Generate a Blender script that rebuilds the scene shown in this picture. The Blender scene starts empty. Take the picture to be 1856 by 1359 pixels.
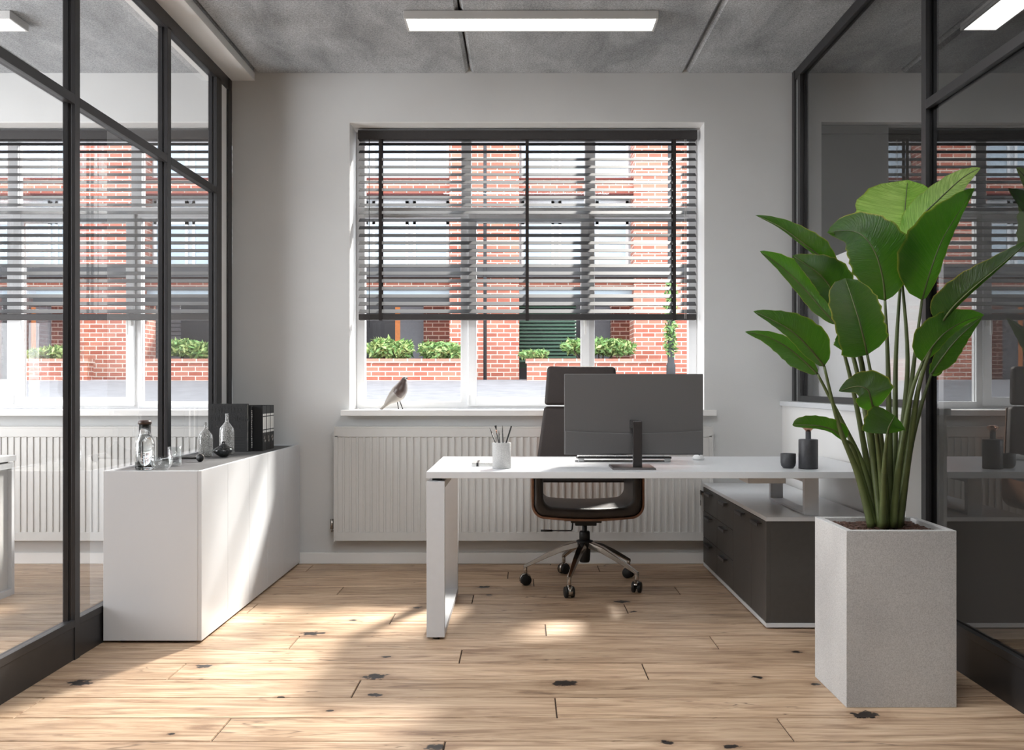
import bpy, bmesh, math, random
from mathutils import Vector, Matrix
random.seed(7)
PI = math.pi
SC = bpy.context.scene
COL = SC.collection

# ------------------------------------------------------------------ camera, sky, sun, exposure
F = 1700.0; CX, CY = 945.0, 698.0; EYE = 1.13
cd = bpy.data.cameras.new('camera'); cam = bpy.data.objects.new('camera', cd); COL.objects.link(cam)
cam.location = (0, 0, EYE); cam.rotation_euler = (PI/2, 0, 0)
cd.sensor_width = 36; cd.lens = F*36/1856
cd.shift_x = -(CX-928)/1856; cd.shift_y = (CY-679.5)/1856
cd.clip_end = 200
SC.camera = cam
W = bpy.data.worlds.new('sky'); SC.world = W; W.use_nodes = True
bg = W.node_tree.nodes['Background']
bg.inputs[0].default_value = (0.93, 0.965, 1.0, 1); bg.inputs[1].default_value = 3.3
sl = bpy.data.lights.new('sun', 'SUN'); sun = bpy.data.objects.new('sun', sl); COL.objects.link(sun)
sl.energy = 11.5; sl.angle = math.radians(7.0); sl.color = (1.0, 0.94, 0.87)
sun.location = (3, 9, 6)
sun.rotation_euler = Vector((-0.44, -1.0, -0.84)).to_track_quat('-Z', 'Y').to_euler()
# unseen area fill added at the left-hand room's outer wall, brightens left-facing surfaces
al = bpy.data.lights.new('window_daylight', 'AREA'); win = bpy.data.objects.new('window_daylight', al); COL.objects.link(win)
al.shape = 'RECTANGLE'; al.size = 2.4; al.size_y = 1.8; al.energy = 125; al.color = (.95, .97, 1.0)
win.location = (-4.98, 3.65, 1.75); win.rotation_euler = (0, -PI/2, 0)
SC.view_settings.view_transform = 'Standard'; SC.view_settings.look = 'None'
SC.view_settings.gamma = 1.0; SC.view_settings.use_curve_mapping = False
SC.view_settings.exposure = 0.68
SC.cycles.max_bounces = 12; SC.cycles.diffuse_bounces = 5; SC.cycles.transparent_max_bounces = 24
SC.cycles.transmission_bounces = 10; SC.cycles.glossy_bounces = 5
SC.cycles.caustics_reflective = False; SC.cycles.sample_clamp_indirect = 6.0

# ------------------------------------------------------------------ node helpers
def srgb(r, g, b):
    f = lambda c: (c/255/12.92) if c/255 <= .04045 else ((c/255+.055)/1.055)**2.4
    return (f(r), f(g), f(b), 1)
def newmat(name):
    m = bpy.data.materials.new(name); m.use_nodes = True
    return m, m.node_tree, m.node_tree.nodes['Principled BSDF']
def N(nt, typ, **kw):
    n = nt.nodes.new(typ)
    for k, v in kw.items():
        if k.startswith('i_'):
            key = k[2:]; key = int(key) if key.isdigit() else key.replace('_', ' ')
            n.inputs[key].default_value = v
        else: setattr(n, k, v)
    return n
def L(nt, a, b): nt.links.new(a, b)
def obj_co(nt): return N(nt, 'ShaderNodeTexCoord').outputs['Object']
def ramp(nt, fac, stops):
    r = N(nt, 'ShaderNodeValToRGB'); e = r.color_ramp.elements
    while len(e) < len(stops): e.new(0.5)
    for i, (p, c) in enumerate(stops): e[i].position = p; e[i].color = c
    L(nt, fac, r.inputs[0]); return r.outputs[0]
def mixc(nt, fac, a, b, blend='MIX'):
    m = N(nt, 'ShaderNodeMix', data_type='RGBA', blend_type=blend)
    for s, v in ((m.inputs[0], fac), (m.inputs[6], a), (m.inputs[7], b)):
        if hasattr(v, 'links'): L(nt, v, s)
        else: s.default_value = v
    return m.outputs[2]
def bump(nt, p, h, strength, dist=0.01):
    b = N(nt, 'ShaderNodeBump', i_Strength=strength, i_Distance=dist); L(nt, h, b.inputs['Height']); L(nt, b.outputs[0], p.inputs['Normal'])
def math_n(nt, op, a, b=None):
    m = N(nt, 'ShaderNodeMath', operation=op)
    for i, v in enumerate((a, b)):
        if v is None: continue
        if hasattr(v, 'links'): L(nt, v, m.inputs[i])
        else: m.inputs[i].default_value = v
    return m.outputs[0]

def plain(name, col, rough=0.5, metal=0.0, var=0.06, scale=30, bmp=0.0, bscale=200, spec=0.5, coat=0):
    m, nt, p = newmat(name)
    co = obj_co(nt)
    n = N(nt, 'ShaderNodeTexNoise', i_Scale=scale, i_Detail=4.0); L(nt, co, n.inputs['Vector'])
    lo = tuple(c*(1-var) for c in col[:3])+(1,); hi = tuple(min(1, c*(1+var)) for c in col[:3])+(1,)
    L(nt, ramp(nt, n.outputs[0], [(.3, lo), (.7, hi)]), p.inputs['Base Color'])
    p.inputs['Roughness'].default_value = rough; p.inputs['Metallic'].default_value = metal
    p.inputs['Specular IOR Level'].default_value = spec
    if coat: p.inputs['Coat Weight'].default_value = coat
    if bmp:
        n2 = N(nt, 'ShaderNodeTexNoise', i_Scale=bscale, i_Detail=3.0); L(nt, co, n2.inputs['Vector'])
        bump(nt, p, n2.outputs[0], bmp, 0.004)
    return m
def emit(name, col, s):
    m, nt, p = newmat(name)
    p.inputs['Base Color'].default_value = col; p.inputs['Emission Color'].default_value = col
    p.inputs['Emission Strength'].default_value = s
    return m
def pane_glass(name, tint, ior):
    m = bpy.data.materials.new(name); m.use_nodes = True; nt = m.node_tree
    nt.nodes.remove(nt.nodes['Principled BSDF']); out = nt.nodes['Material Output']
    t = N(nt, 'ShaderNodeBsdfTransparent'); t.inputs[0].default_value = tint
    g = N(nt, 'ShaderNodeBsdfGlossy'); g.inputs['Roughness'].default_value = 0.0; g.inputs['Color'].default_value = (.95, .96, .97, 1)
    fr = N(nt, 'ShaderNodeFresnel', i_IOR=ior)
    geo = N(nt, 'ShaderNodeNewGeometry')
    inv = math_n(nt, 'SUBTRACT', 1.0, geo.outputs['Backfacing'])
    fac = math_n(nt, 'MULTIPLY', fr.outputs[0], inv)
    mx = N(nt, 'ShaderNodeMixShader'); L(nt, fac, mx.inputs[0]); L(nt, t.outputs[0], mx.inputs[1]); L(nt, g.outputs[0], mx.inputs[2])
    L(nt, mx.outputs[0], out.inputs[0]); return m
def real_glass(name, col, rough=0.0, speck=False):
    m, nt, p = newmat(name)
    p.inputs['Base Color'].default_value = col; p.inputs['Transmission Weight'].default_value = 1.0
    p.inputs['Roughness'].default_value = rough; p.inputs['IOR'].default_value = 1.45
    if speck:
        n = N(nt, 'ShaderNodeTexNoise', i_Scale=260.0, i_Detail=2.0); L(nt, obj_co(nt), n.inputs['Vector'])
        L(nt, ramp(nt, n.outputs[0], [(.45, tuple(c*.45 for c in col[:3])+(1,)), (.6, col)]), p.inputs['Base Color'])
        bump(nt, p, n.outputs[0], .5, .002)
    return m

M = {}
M['wall'] = plain('wall_paint', srgb(200, 200, 199), .85, var=.02, scale=3, bmp=.15, bscale=350)
M['white'] = plain('white_paint', srgb(226, 225, 223), .5, var=.012, scale=6)
M['reveal'] = plain('reveal_paint', srgb(232, 231, 230), .7, var=.01, scale=6)
M['pvc'] = plain('white_window_plastic', srgb(228, 229, 231), .3, var=.01)
M['laminate'] = plain('white_laminate', srgb(207, 209, 212), .32, var=.01, scale=5, bmp=.04, bscale=500)
M['leg_white'] = plain('white_powder_coat', srgb(200, 202, 205), .45, var=.015, bmp=.05, bscale=700)
M['radiator'] = plain('radiator_enamel', srgb(200, 200, 198), .4, var=.012)
M['frame'] = plain('dark_anodised_metal', srgb(52, 51, 52), .38, .35, var=.08, scale=14)
M['frame_dark'] = plain('black_gasket', srgb(20, 20, 21), .6, var=.1)
M['slat'] = plain('dark_blind_slat', srgb(66, 65, 67), .6, .0, var=.05, scale=8)
M['slat_dark'] = plain('dark_blind_rail', srgb(46, 43, 43), .6, var=.1, scale=60)
M['tape'] = plain('dark_ladder_tape', srgb(38, 32, 31), .8, var=.1)
M['cab_grey'] = plain('dark_grey_cabinet', srgb(70, 67, 64), .55, var=.05, scale=50, bmp=.1, bscale=600)
M['handle'] = plain('dark_handle_metal', srgb(60, 58, 58), .35, .6, var=.05)
M['black'] = plain('matt_black', srgb(18, 18, 19), .55, var=.1)
M['black_plastic'] = plain('black_plastic', srgb(30, 30, 31), .45, var=.1)
M['top_dark'] = plain('dark_grey_inset_top', srgb(82, 81, 81), .6, var=.05, bmp=.1)
M['monitor'] = plain('monitor_back_plastic', srgb(88, 86, 86), .5, .1, var=.05, scale=400)
M['stand'] = plain('monitor_stand_metal', srgb(66, 63, 63), .3, .6, var=.05)
M['chrome'] = plain('brushed_chrome', srgb(178, 172, 166), .18, 1.0, var=.04)
M['leather'] = plain('black_leather', srgb(36, 30, 28), .34, var=.12, scale=60, bmp=.35, bscale=420)
M['fabric'] = plain('dark_brown_leather_back', srgb(46, 37, 34), .62, var=.12, scale=120, bmp=.3, bscale=500)
M['walnut'] = plain('walnut_veneer', srgb(120, 84, 62), .45, var=.25, scale=18)
M['ceramic_dark'] = plain('dark_stoneware', srgb(54, 54, 57), .5, var=.12, scale=120, bmp=.15)
M['copper'] = plain('copper', srgb(196, 150, 128), .18, 1.0, var=.05)
M['pvc_seam'] = plain('seam_grey', srgb(120, 120, 120), .7)
M['brown_cap'] = plain('dark_brown_cap', srgb(58, 40, 32), .4, var=.2, scale=90)
M['paper'] = plain('page_edges', srgb(205, 202, 196), .8, var=.12, scale=220)
M['book_black'] = plain('black_book_cloth', srgb(11, 11, 11), .6, var=.3, scale=80, bmp=.3, bscale=250)
M['relief'] = plain('embossed_black', srgb(38, 38, 38), .4, var=.2, scale=90)
M['label_white'] = plain('white_label_paper', srgb(225, 224, 220), .7, var=.05, scale=200)
M['bird_white'] = plain('bird_pale_lacquer', srgb(128, 122, 116), .4, var=.03)
M['bird_dark'] = plain('bird_dark_lacquer', srgb(74, 60, 56), .35, var=.15, scale=60)
M['key_white'] = plain('white_keycaps', srgb(224, 224, 224), .5, var=.01)
M['glass'] = pane_glass('window_pane_glass', (.97, .98, .98, 1), 1.45)
M['glass_left'] = pane_glass('clear_partition_glass', (.93, .93, .93, 1), 1.75)
M['glass_right'] = pane_glass('smoked_partition_glass', (.60, .60, .60, 1), 2.1)
M['glass_mid'] = pane_glass('lightly_smoked_glass', (.94, .94, .94, 1), 1.55)
M['clear'] = real_glass('clear_glass', (.97, .98, .98, 1))
M['water'] = real_glass('drinking_water', (.96, .98, .98, 1))
M['speckled'] = real_glass('speckled_grey_glass', (.9, .9, .89, 1), .12, True)
M['smoked'] = real_glass('smoked_dark_glass', (.26, .27, .28, 1), .03)
def thin_glass(name, tint, body=None, amount=0.0):
    m = bpy.data.materials.new(name); m.use_nodes = True; nt = m.node_tree
    nt.nodes.remove(nt.nodes['Principled BSDF']); out = nt.nodes['Material Output']
    t = N(nt, 'ShaderNodeBsdfTransparent'); t.inputs[0].default_value = tint
    g = N(nt, 'ShaderNodeBsdfGlossy'); g.inputs['Roughness'].default_value = .02
    lw = N(nt, 'ShaderNodeLayerWeight', i_Blend=.5)
    fac = math_n(nt, 'ADD', math_n(nt, 'MULTIPLY', math_n(nt, 'POWER', lw.outputs['Facing'], 3.0), .75), .05)
    base = t.outputs[0]
    if body:
        d = N(nt, 'ShaderNodeBsdfDiffuse'); n = N(nt, 'ShaderNodeTexNoise', i_Scale=230.0, i_Detail=2.0); L(nt, obj_co(nt), n.inputs['Vector'])
        L(nt, ramp(nt, n.outputs[0], [(.40, tuple(c*.35 for c in body[:3])+(1,)), (.56, body)]), d.inputs[0])
        ms = N(nt, 'ShaderNodeMixShader'); ms.inputs[0].default_value = amount; L(nt, base, ms.inputs[1]); L(nt, d.outputs[0], ms.inputs[2]); base = ms.outputs[0]
    mx = N(nt, 'ShaderNodeMixShader'); L(nt, fac, mx.inputs[0]); L(nt, base, mx.inputs[1]); L(nt, g.outputs[0], mx.inputs[2])
    L(nt, mx.outputs[0], out.inputs[0]); return m
M['thin'] = thin_glass('thin_clear_glass', (.95, .96, .96, 1))
M['speckled'] = thin_glass('speckled_thin_glass', (.93, .93, .92, 1), (.75, .75, .73, 1), .35)
M['lamp'] = emit('lamp_diffuser', (1, .985, .96, 1), 3.4)
M['lamp_strong'] = emit('strong_lamp_diffuser', (.96, .98, 1, 1), 13.0)
M['lamp_body'] = plain('lamp_body_white', srgb(200, 199, 197), .5, var=.01)
M['blind_grey'] = plain('grey_roller_fabric', srgb(96, 95, 93), .85, var=.04, scale=300)
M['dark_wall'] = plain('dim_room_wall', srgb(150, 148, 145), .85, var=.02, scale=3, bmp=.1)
M['bright_white'] = plain('gloss_white_cupboard', srgb(240, 240, 240), .4, var=.01)
M['black_box'] = plain('black_ribbed_box', srgb(20, 20, 21), .6, var=.15, scale=90)
M['soil'] = plain('dark_brown_potting_bark', srgb(84, 60, 50), .95, var=.7, scale=90)

def concrete_ceiling():
    m, nt, p = newmat('board_marked_concrete'); co = obj_co(nt)
    mp = N(nt, 'ShaderNodeMapping'); mp.inputs['Scale'].default_value = (1.6, .7, 1); mp.inputs['Rotation'].default_value = (0, 0, .5); L(nt, co, mp.inputs[0])
    a = N(nt, 'ShaderNodeTexNoise', i_Scale=2.2, i_Detail=9.0, i_Roughness=.62, i_Distortion=.5); L(nt, mp.outputs[0], a.inputs['Vector'])
    b = N(nt, 'ShaderNodeTexNoise', i_Scale=90.0, i_Detail=6.0, i_Roughness=.9); L(nt, co, b.inputs['Vector'])
    c = N(nt, 'ShaderNodeTexNoise', i_Scale=220.0, i_Detail=2.0); L(nt, co, c.inputs['Vector'])
    base = ramp(nt, a.outputs[0], [(.32, srgb(158, 160, 162)), (.5, srgb(188, 190, 192)), (.68, srgb(212, 214, 216))])
    f = ramp(nt, b.outputs[0], [(.40, (.55, .55, .55, 1)), (.60, (1.15, 1.15, 1.15, 1))])
    col = mixc(nt, .9, base, f, 'MULTIPLY')
    pit = ramp(nt, c.outputs[0], [(.34, (.30, .30, .30, 1)), (.45, (1, 1, 1, 1))])
    L(nt, mixc(nt, .85, col, pit, 'MULTIPLY'), p.inputs['Base Color'])
    p.inputs['Roughness'].default_value = .9
    bump(nt, p, mixc(nt, .5, a.outputs[0], b.outputs[0]), .6, .02); return m
M['concrete'] = concrete_ceiling()

def planter_concrete():
    m, nt, p = newmat('fine_cast_concrete'); co = obj_co(nt)
    a = N(nt, 'ShaderNodeTexNoise', i_Scale=3.0, i_Detail=5.0); L(nt, co, a.inputs['Vector'])
    b = N(nt, 'ShaderNodeTexNoise', i_Scale=300.0, i_Detail=3.0, i_Roughness=.8); L(nt, co, b.inputs['Vector'])
    base = ramp(nt, a.outputs[0], [(.3, srgb(184, 183, 182)), (.7, srgb(206, 205, 203))])
    L(nt, mixc(nt, .8, base, ramp(nt, b.outputs[0], [(.36, (.66, .66, .66, 1)), (.6, (1.08, 1.08, 1.08, 1))]), 'MULTIPLY'), p.inputs['Base Color'])
    p.inputs['Roughness'].default_value = .85; bump(nt, p, b.outputs[0], .4, .003); return m
M['planter'] = planter_concrete()

def brick(name, c1, c2, mort):
    m, nt, p = newmat(name); co = obj_co(nt)
    s = N(nt, 'ShaderNodeSeparateXYZ'); L(nt, co, s.inputs[0])
    u = math_n(nt, 'ADD', s.outputs[0], s.outputs[1])
    cb = N(nt, 'ShaderNodeCombineXYZ'); L(nt, u, cb.inputs[0]); L(nt, s.outputs[2], cb.inputs[1])
    bt = N(nt, 'ShaderNodeTexBrick', offset=.5); L(nt, cb.outputs[0], bt.inputs['Vector'])
    bt.inputs['Scale'].default_value = 1; bt.inputs['Brick Width'].default_value = .225; bt.inputs['Row Height'].default_value = .075
    bt.inputs['Mortar Size'].default_value = .008; bt.inputs['Mortar Smooth'].default_value = .1
    bt.inputs['Color1'].default_value = c1; bt.inputs['Color2'].default_value = c2; bt.inputs['Mortar'].default_value = mort
    n = N(nt, 'ShaderNodeTexNoise', i_Scale=2.5, i_Detail=6.0); L(nt, co, n.inputs['Vector'])
    L(nt, mixc(nt, .5, bt.outputs[0], ramp(nt, n.outputs[0], [(.3, (.72, .7, .7, 1)), (.7, (1.2, 1.15, 1.1, 1))]), 'MULTIPLY'), p.inputs['Base Color'])
    p.inputs['Roughness'].default_value = .9; return m
M['brick'] = brick('red_brick', srgb(164, 92, 76), srgb(186, 124, 106), srgb(214, 202, 192))
M['brick_dark'] = brick('dark_brick', srgb(92, 50, 42), srgb(112, 62, 50), srgb(160, 140, 130))
M['coping'] = brick('brick_coping', srgb(176, 120, 104), srgb(192, 146, 128), srgb(228, 214, 202))
M['paving'] = plain('pale_paving', srgb(130, 130, 134), .9, var=.14, scale=5, bmp=.1, bscale=20)
M['render'] = plain('pale_render_wall', srgb(200, 205, 210), .8, var=.05, scale=2)
M['ext_window'] = plain('pale_blue_window_film', srgb(176, 192, 205), .15, var=.1, scale=1.5)
M['ext_frame'] = plain('white_exterior_frame', srgb(222, 226, 230), .5)
M['ext_dark'] = plain('dark_recess_panel', srgb(58, 57, 60), .7, var=.15, scale=2)
M['ext_grey'] = plain('grey_steel_door', srgb(98, 98, 104), .6, var=.06)
M['ext_orange'] = plain('orange_timber_panel', srgb(196, 118, 60), .6, var=.1)
M['ext_green'] = plain('green_louvre_metal', srgb(58, 86, 70), .6, var=.15, scale=3)
M['ext_cap'] = plain('dark_red_capping', srgb(100, 44, 38), .7, var=.1)
M['bush_leaf'] = plain('garden_shrub_leaf', srgb(110, 146, 84), .6, var=.45, scale=18)
M['bush_leaf2'] = plain('pale_shrub_leaf', srgb(158, 176, 112), .6, var=.4, scale=18)
M['twig'] = plain('shrub_twig', srgb(70, 56, 44), .8)

def floor_wood():
    m, nt, p = newmat('oak_planks'); co = obj_co(nt)
    geo = N(nt, 'ShaderNodeNewGeometry'); rnd = geo.outputs['Random Per Island']
    off = N(nt, 'ShaderNodeCombineXYZ'); L(nt, math_n(nt, 'MULTIPLY', rnd, 37.0), off.inputs[0]); L(nt, math_n(nt, 'MULTIPLY', rnd, 91.0), off.inputs[1])
    add = N(nt, 'ShaderNodeVectorMath', operation='ADD'); L(nt, co, add.inputs[0]); L(nt, off.outputs[0], add.inputs[1])
    mp = N(nt, 'ShaderNodeMapping'); mp.inputs['Scale'].default_value = (.9, 9, 1); L(nt, add.outputs[0], mp.inputs[0])
    g = N(nt, 'ShaderNodeTexNoise', i_Scale=2.4, i_Detail=8.0, i_Roughness=.6, i_Distortion=1.4); L(nt, mp.outputs[0], g.inputs['Vector'])
    mp2 = N(nt, 'ShaderNodeMapping'); mp2.inputs['Scale'].default_value = (3, 110, 1); L(nt, add.outputs[0], mp2.inputs[0])
    fg = N(nt, 'ShaderNodeTexNoise', i_Scale=2.0, i_Detail=4.0, i_Roughness=.7); L(nt, mp2.outputs[0], fg.inputs['Vector'])
    base = ramp(nt, g.outputs[0], [(.30, srgb(138, 110, 88)), (.47, srgb(184, 156, 129)), (.66, srgb(212, 187, 160))])
    col = mixc(nt, .55, base, ramp(nt, fg.outputs[0], [(.34, (.62, .60, .58, 1)), (.62, (1.08, 1.08, 1.08, 1))]), 'MULTIPLY')
    tone = ramp(nt, rnd, [(0, (.84, .82, .79, 1)), (.5, (.97, .96, .95, 1)), (1, (1.08, 1.07, 1.05, 1))])
    col = mixc(nt, 1.0, col, tone, 'MULTIPLY')
    # dark resin streaks following the grain
    mp3 = N(nt, 'ShaderNodeMapping'); mp3.inputs['Scale'].default_value = (.55, 5.5, 1); L(nt, add.outputs[0], mp3.inputs[0])
    st = N(nt, 'ShaderNodeTexNoise', i_Scale=1.9, i_Detail=3.0, i_Distortion=.8); L(nt, mp3.outputs[0], st.inputs['Vector'])
    d = math_n(nt, 'ABSOLUTE', math_n(nt, 'SUBTRACT', st.outputs[0], .5))
    ms = N(nt, 'ShaderNodeTexNoise', i_Scale=1.3, i_Detail=2.0); L(nt, add.outputs[0], ms.inputs['Vector'])
    line = ramp(nt, d, [(0, (1, 1, 1, 1)), (.009, (0, 0, 0, 1))])
    gate = ramp(nt, ms.outputs[0], [(.44, (0, 0, 0, 1)), (.56, (1, 1, 1, 1))])
    sf = mixc(nt, 1.0, line, gate, 'MULTIPLY')
    sfv = math_n(nt, 'MULTIPLY', sf, .78)
    col = mixc(nt, sfv, col, srgb(70, 46, 32))
    # knots, each where the boards carry one
    wob = N(nt, 'ShaderNodeTexNoise', i_Scale=34.0, i_Detail=4.0); L(nt, co, wob.inputs['Vector'])
    knots = [(567, 1148, 1.), (680, 1226, 1.), (1025, 1238, 1.15), (370, 1207, .7), (146, 1237, 1.1), (680, 1259, .6), (1568, 1295, 1.1), (1128, 1090, .9),
             (878, 1064, .9), (757, 1101, .55), (788, 1354, .8), (1480, 1240, .5), (1443, 1181, .5), (1150, 1108, .5), (640, 1124, .4), (1373, 1227, .5),
             (598, 1288, .35), (1210, 1345, .5), (1325, 1352, .6), (510, 1263, .3), (884, 1078, .5), (1340, 1063, .5), (700, 1190, .4), (310, 1330, .35)]
    total = None; halo = None
    for (px, py, k) in knots:
        s = (py-CY)/EYE; x = (px-CX)/s; y = F/s
        v = N(nt, 'ShaderNodeVectorMath', operation='SUBTRACT'); L(nt, co, v.inputs[0]); v.inputs[1].default_value = (x, y, 0)
        v2 = N(nt, 'ShaderNodeVectorMath', operation='MULTIPLY'); L(nt, v.outputs[0], v2.inputs[0]); v2.inputs[1].default_value = (1/(.042*k), 1/(.030*k), 0)
        ln = N(nt, 'ShaderNodeVectorMath', operation='LENGTH'); L(nt, v2.outputs[0], ln.inputs[0])
        w = math_n(nt, 'ADD', ln.outputs['Value'], math_n(nt, 'MULTIPLY', math_n(nt, 'SUBTRACT', wob.outputs[0], .5), 2.6))
        total = w if total is None else math_n(nt, 'MINIMUM', total, w)
    k2 = ramp(nt, total, [(.0, (.8, .8, .8, 1)), (.62, (.25, .25, .25, 1)), (1.0, (0, 0, 0, 1))])
    kk = ramp(nt, math_n(nt, 'MULTIPLY', total, .5), [(.40, (1, 1, 1, 1)), (.52, (0, 0, 0, 1))])
    hh = ramp(nt, math_n(nt, 'MULTIPLY', total, .25), [(.18, (.45, .45, .45, 1)), (.75, (0, 0, 0, 1))])
    col = mixc(nt, hh, col, srgb(112, 80, 58))
    col = mixc(nt, kk, col, srgb(30, 24, 22))
    L(nt, col, p.inputs['Base Color'])
    L(nt, ramp(nt, fg.outputs[0], [(.3, (.5, .5, .5, 1)), (.7, (.38, .38, .38, 1))]), p.inputs['Roughness'])
    p.inputs['Specular IOR Level'].default_value = .35
    bump(nt, p, fg.outputs[0], .12, .003); return m
M['oak'] = floor_wood()
M['subfloor'] = plain('dark_joint', srgb(48, 34, 26), .9)

def leaf_mat(name='paradise_leaf', c1=(15, 34, 10), c2=(42, 68, 24), c3=(62, 66, 40), tm=.32):
    m, nt, p = newmat(name); nt.nodes.remove(p); out = nt.nodes['Material Output']
    uv = N(nt, 'ShaderNodeTexCoord').outputs['UV']
    sp = N(nt, 'ShaderNodeSeparateXYZ'); L(nt, uv, sp.inputs[0])
    av = math_n(nt, 'ABSOLUTE', math_n(nt, 'SUBTRACT', sp.outputs[1], .5))     # 0 midrib .5 edge
    cb = N(nt, 'ShaderNodeCombineXYZ')
    skew = math_n(nt, 'SUBTRACT', sp.outputs[0], math_n(nt, 'MULTIPLY', av, .25))
    L(nt, math_n(nt, 'MULTIPLY', skew, 55.0), cb.inputs[0]); L(nt, math_n(nt, 'MULTIPLY', sp.outputs[1], 1.6), cb.inputs[1])
    vn = N(nt, 'ShaderNodeTexNoise', i_Scale=1.6, i_Detail=3.0, i_Roughness=.65); L(nt, cb.outputs[0], vn.inputs['Vector'])
    geo = N(nt, 'ShaderNodeNewGeometry')
    bn = N(nt, 'ShaderNodeTexNoise', i_Scale=7.0, i_Detail=3.0); L(nt, geo.outputs['Position'], bn.inputs['Vector'])
    g1 = ramp(nt, vn.outputs[0], [(.40, srgb(*c1)), (.60, srgb(*c2))])
    g1 = mixc(nt, ramp(nt, bn.outputs[0], [(.4, (0, 0, 0, 1)), (.7, (.6, .6, .6, 1))]), g1, srgb(*c3))
    edge = ramp(nt, av, [(.462, (0, 0, 0, 1)), (.495, (1, 1, 1, 1))])
    ej = math_n(nt, 'MULTIPLY', edge, ramp(nt, bn.outputs[0], [(.35, (.25, .25, .25, 1)), (.6, (1, 1, 1, 1))]))
    col = mixc(nt, ej, g1, srgb(150, 140, 60))
    rib = ramp(nt, av, [(.006, (1, 1, 1, 1)), (.018, (0, 0, 0, 1))])
    col = mixc(nt, math_n(nt, 'MULTIPLY', rib, .5), col, srgb(112, 140, 66))
    tr = mixc(nt, 1.0, mixc(nt, .5, col, srgb(110, 190, 40)), (1.9, 2.0, 1.5, 1), 'MULTIPLY')
    dif = N(nt, 'ShaderNodeBsdfPrincipled'); L(nt, col, dif.inputs['Base Color']); dif.inputs['Roughness'].default_value = .30
    b = N(nt, 'ShaderNodeBump', i_Strength=.8, i_Distance=.006); L(nt, vn.outputs[0], b.inputs['Height']); L(nt, b.outputs[0], dif.inputs['Normal'])
    tl = N(nt, 'ShaderNodeBsdfTranslucent'); L(nt, tr, tl.inputs[0])
    mx = N(nt, 'ShaderNodeMixShader'); mx.inputs[0].default_value = tm
    L(nt, dif.outputs[0], mx.inputs[1]); L(nt, tl.outputs[0], mx.inputs[2]); L(nt, mx.outputs[0], out.inputs[0]); return m
M['leaf'] = leaf_mat()
M['leaf_young'] = leaf_mat('young_paradise_leaf', (128, 156, 82), (186, 206, 128), (160, 180, 104), .5)  # pale copy of the leaf, sunlight painted into its colour
M['stem'] = plain('green_petiole', srgb(72, 82, 42), .5, var=.25, scale=14)

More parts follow.
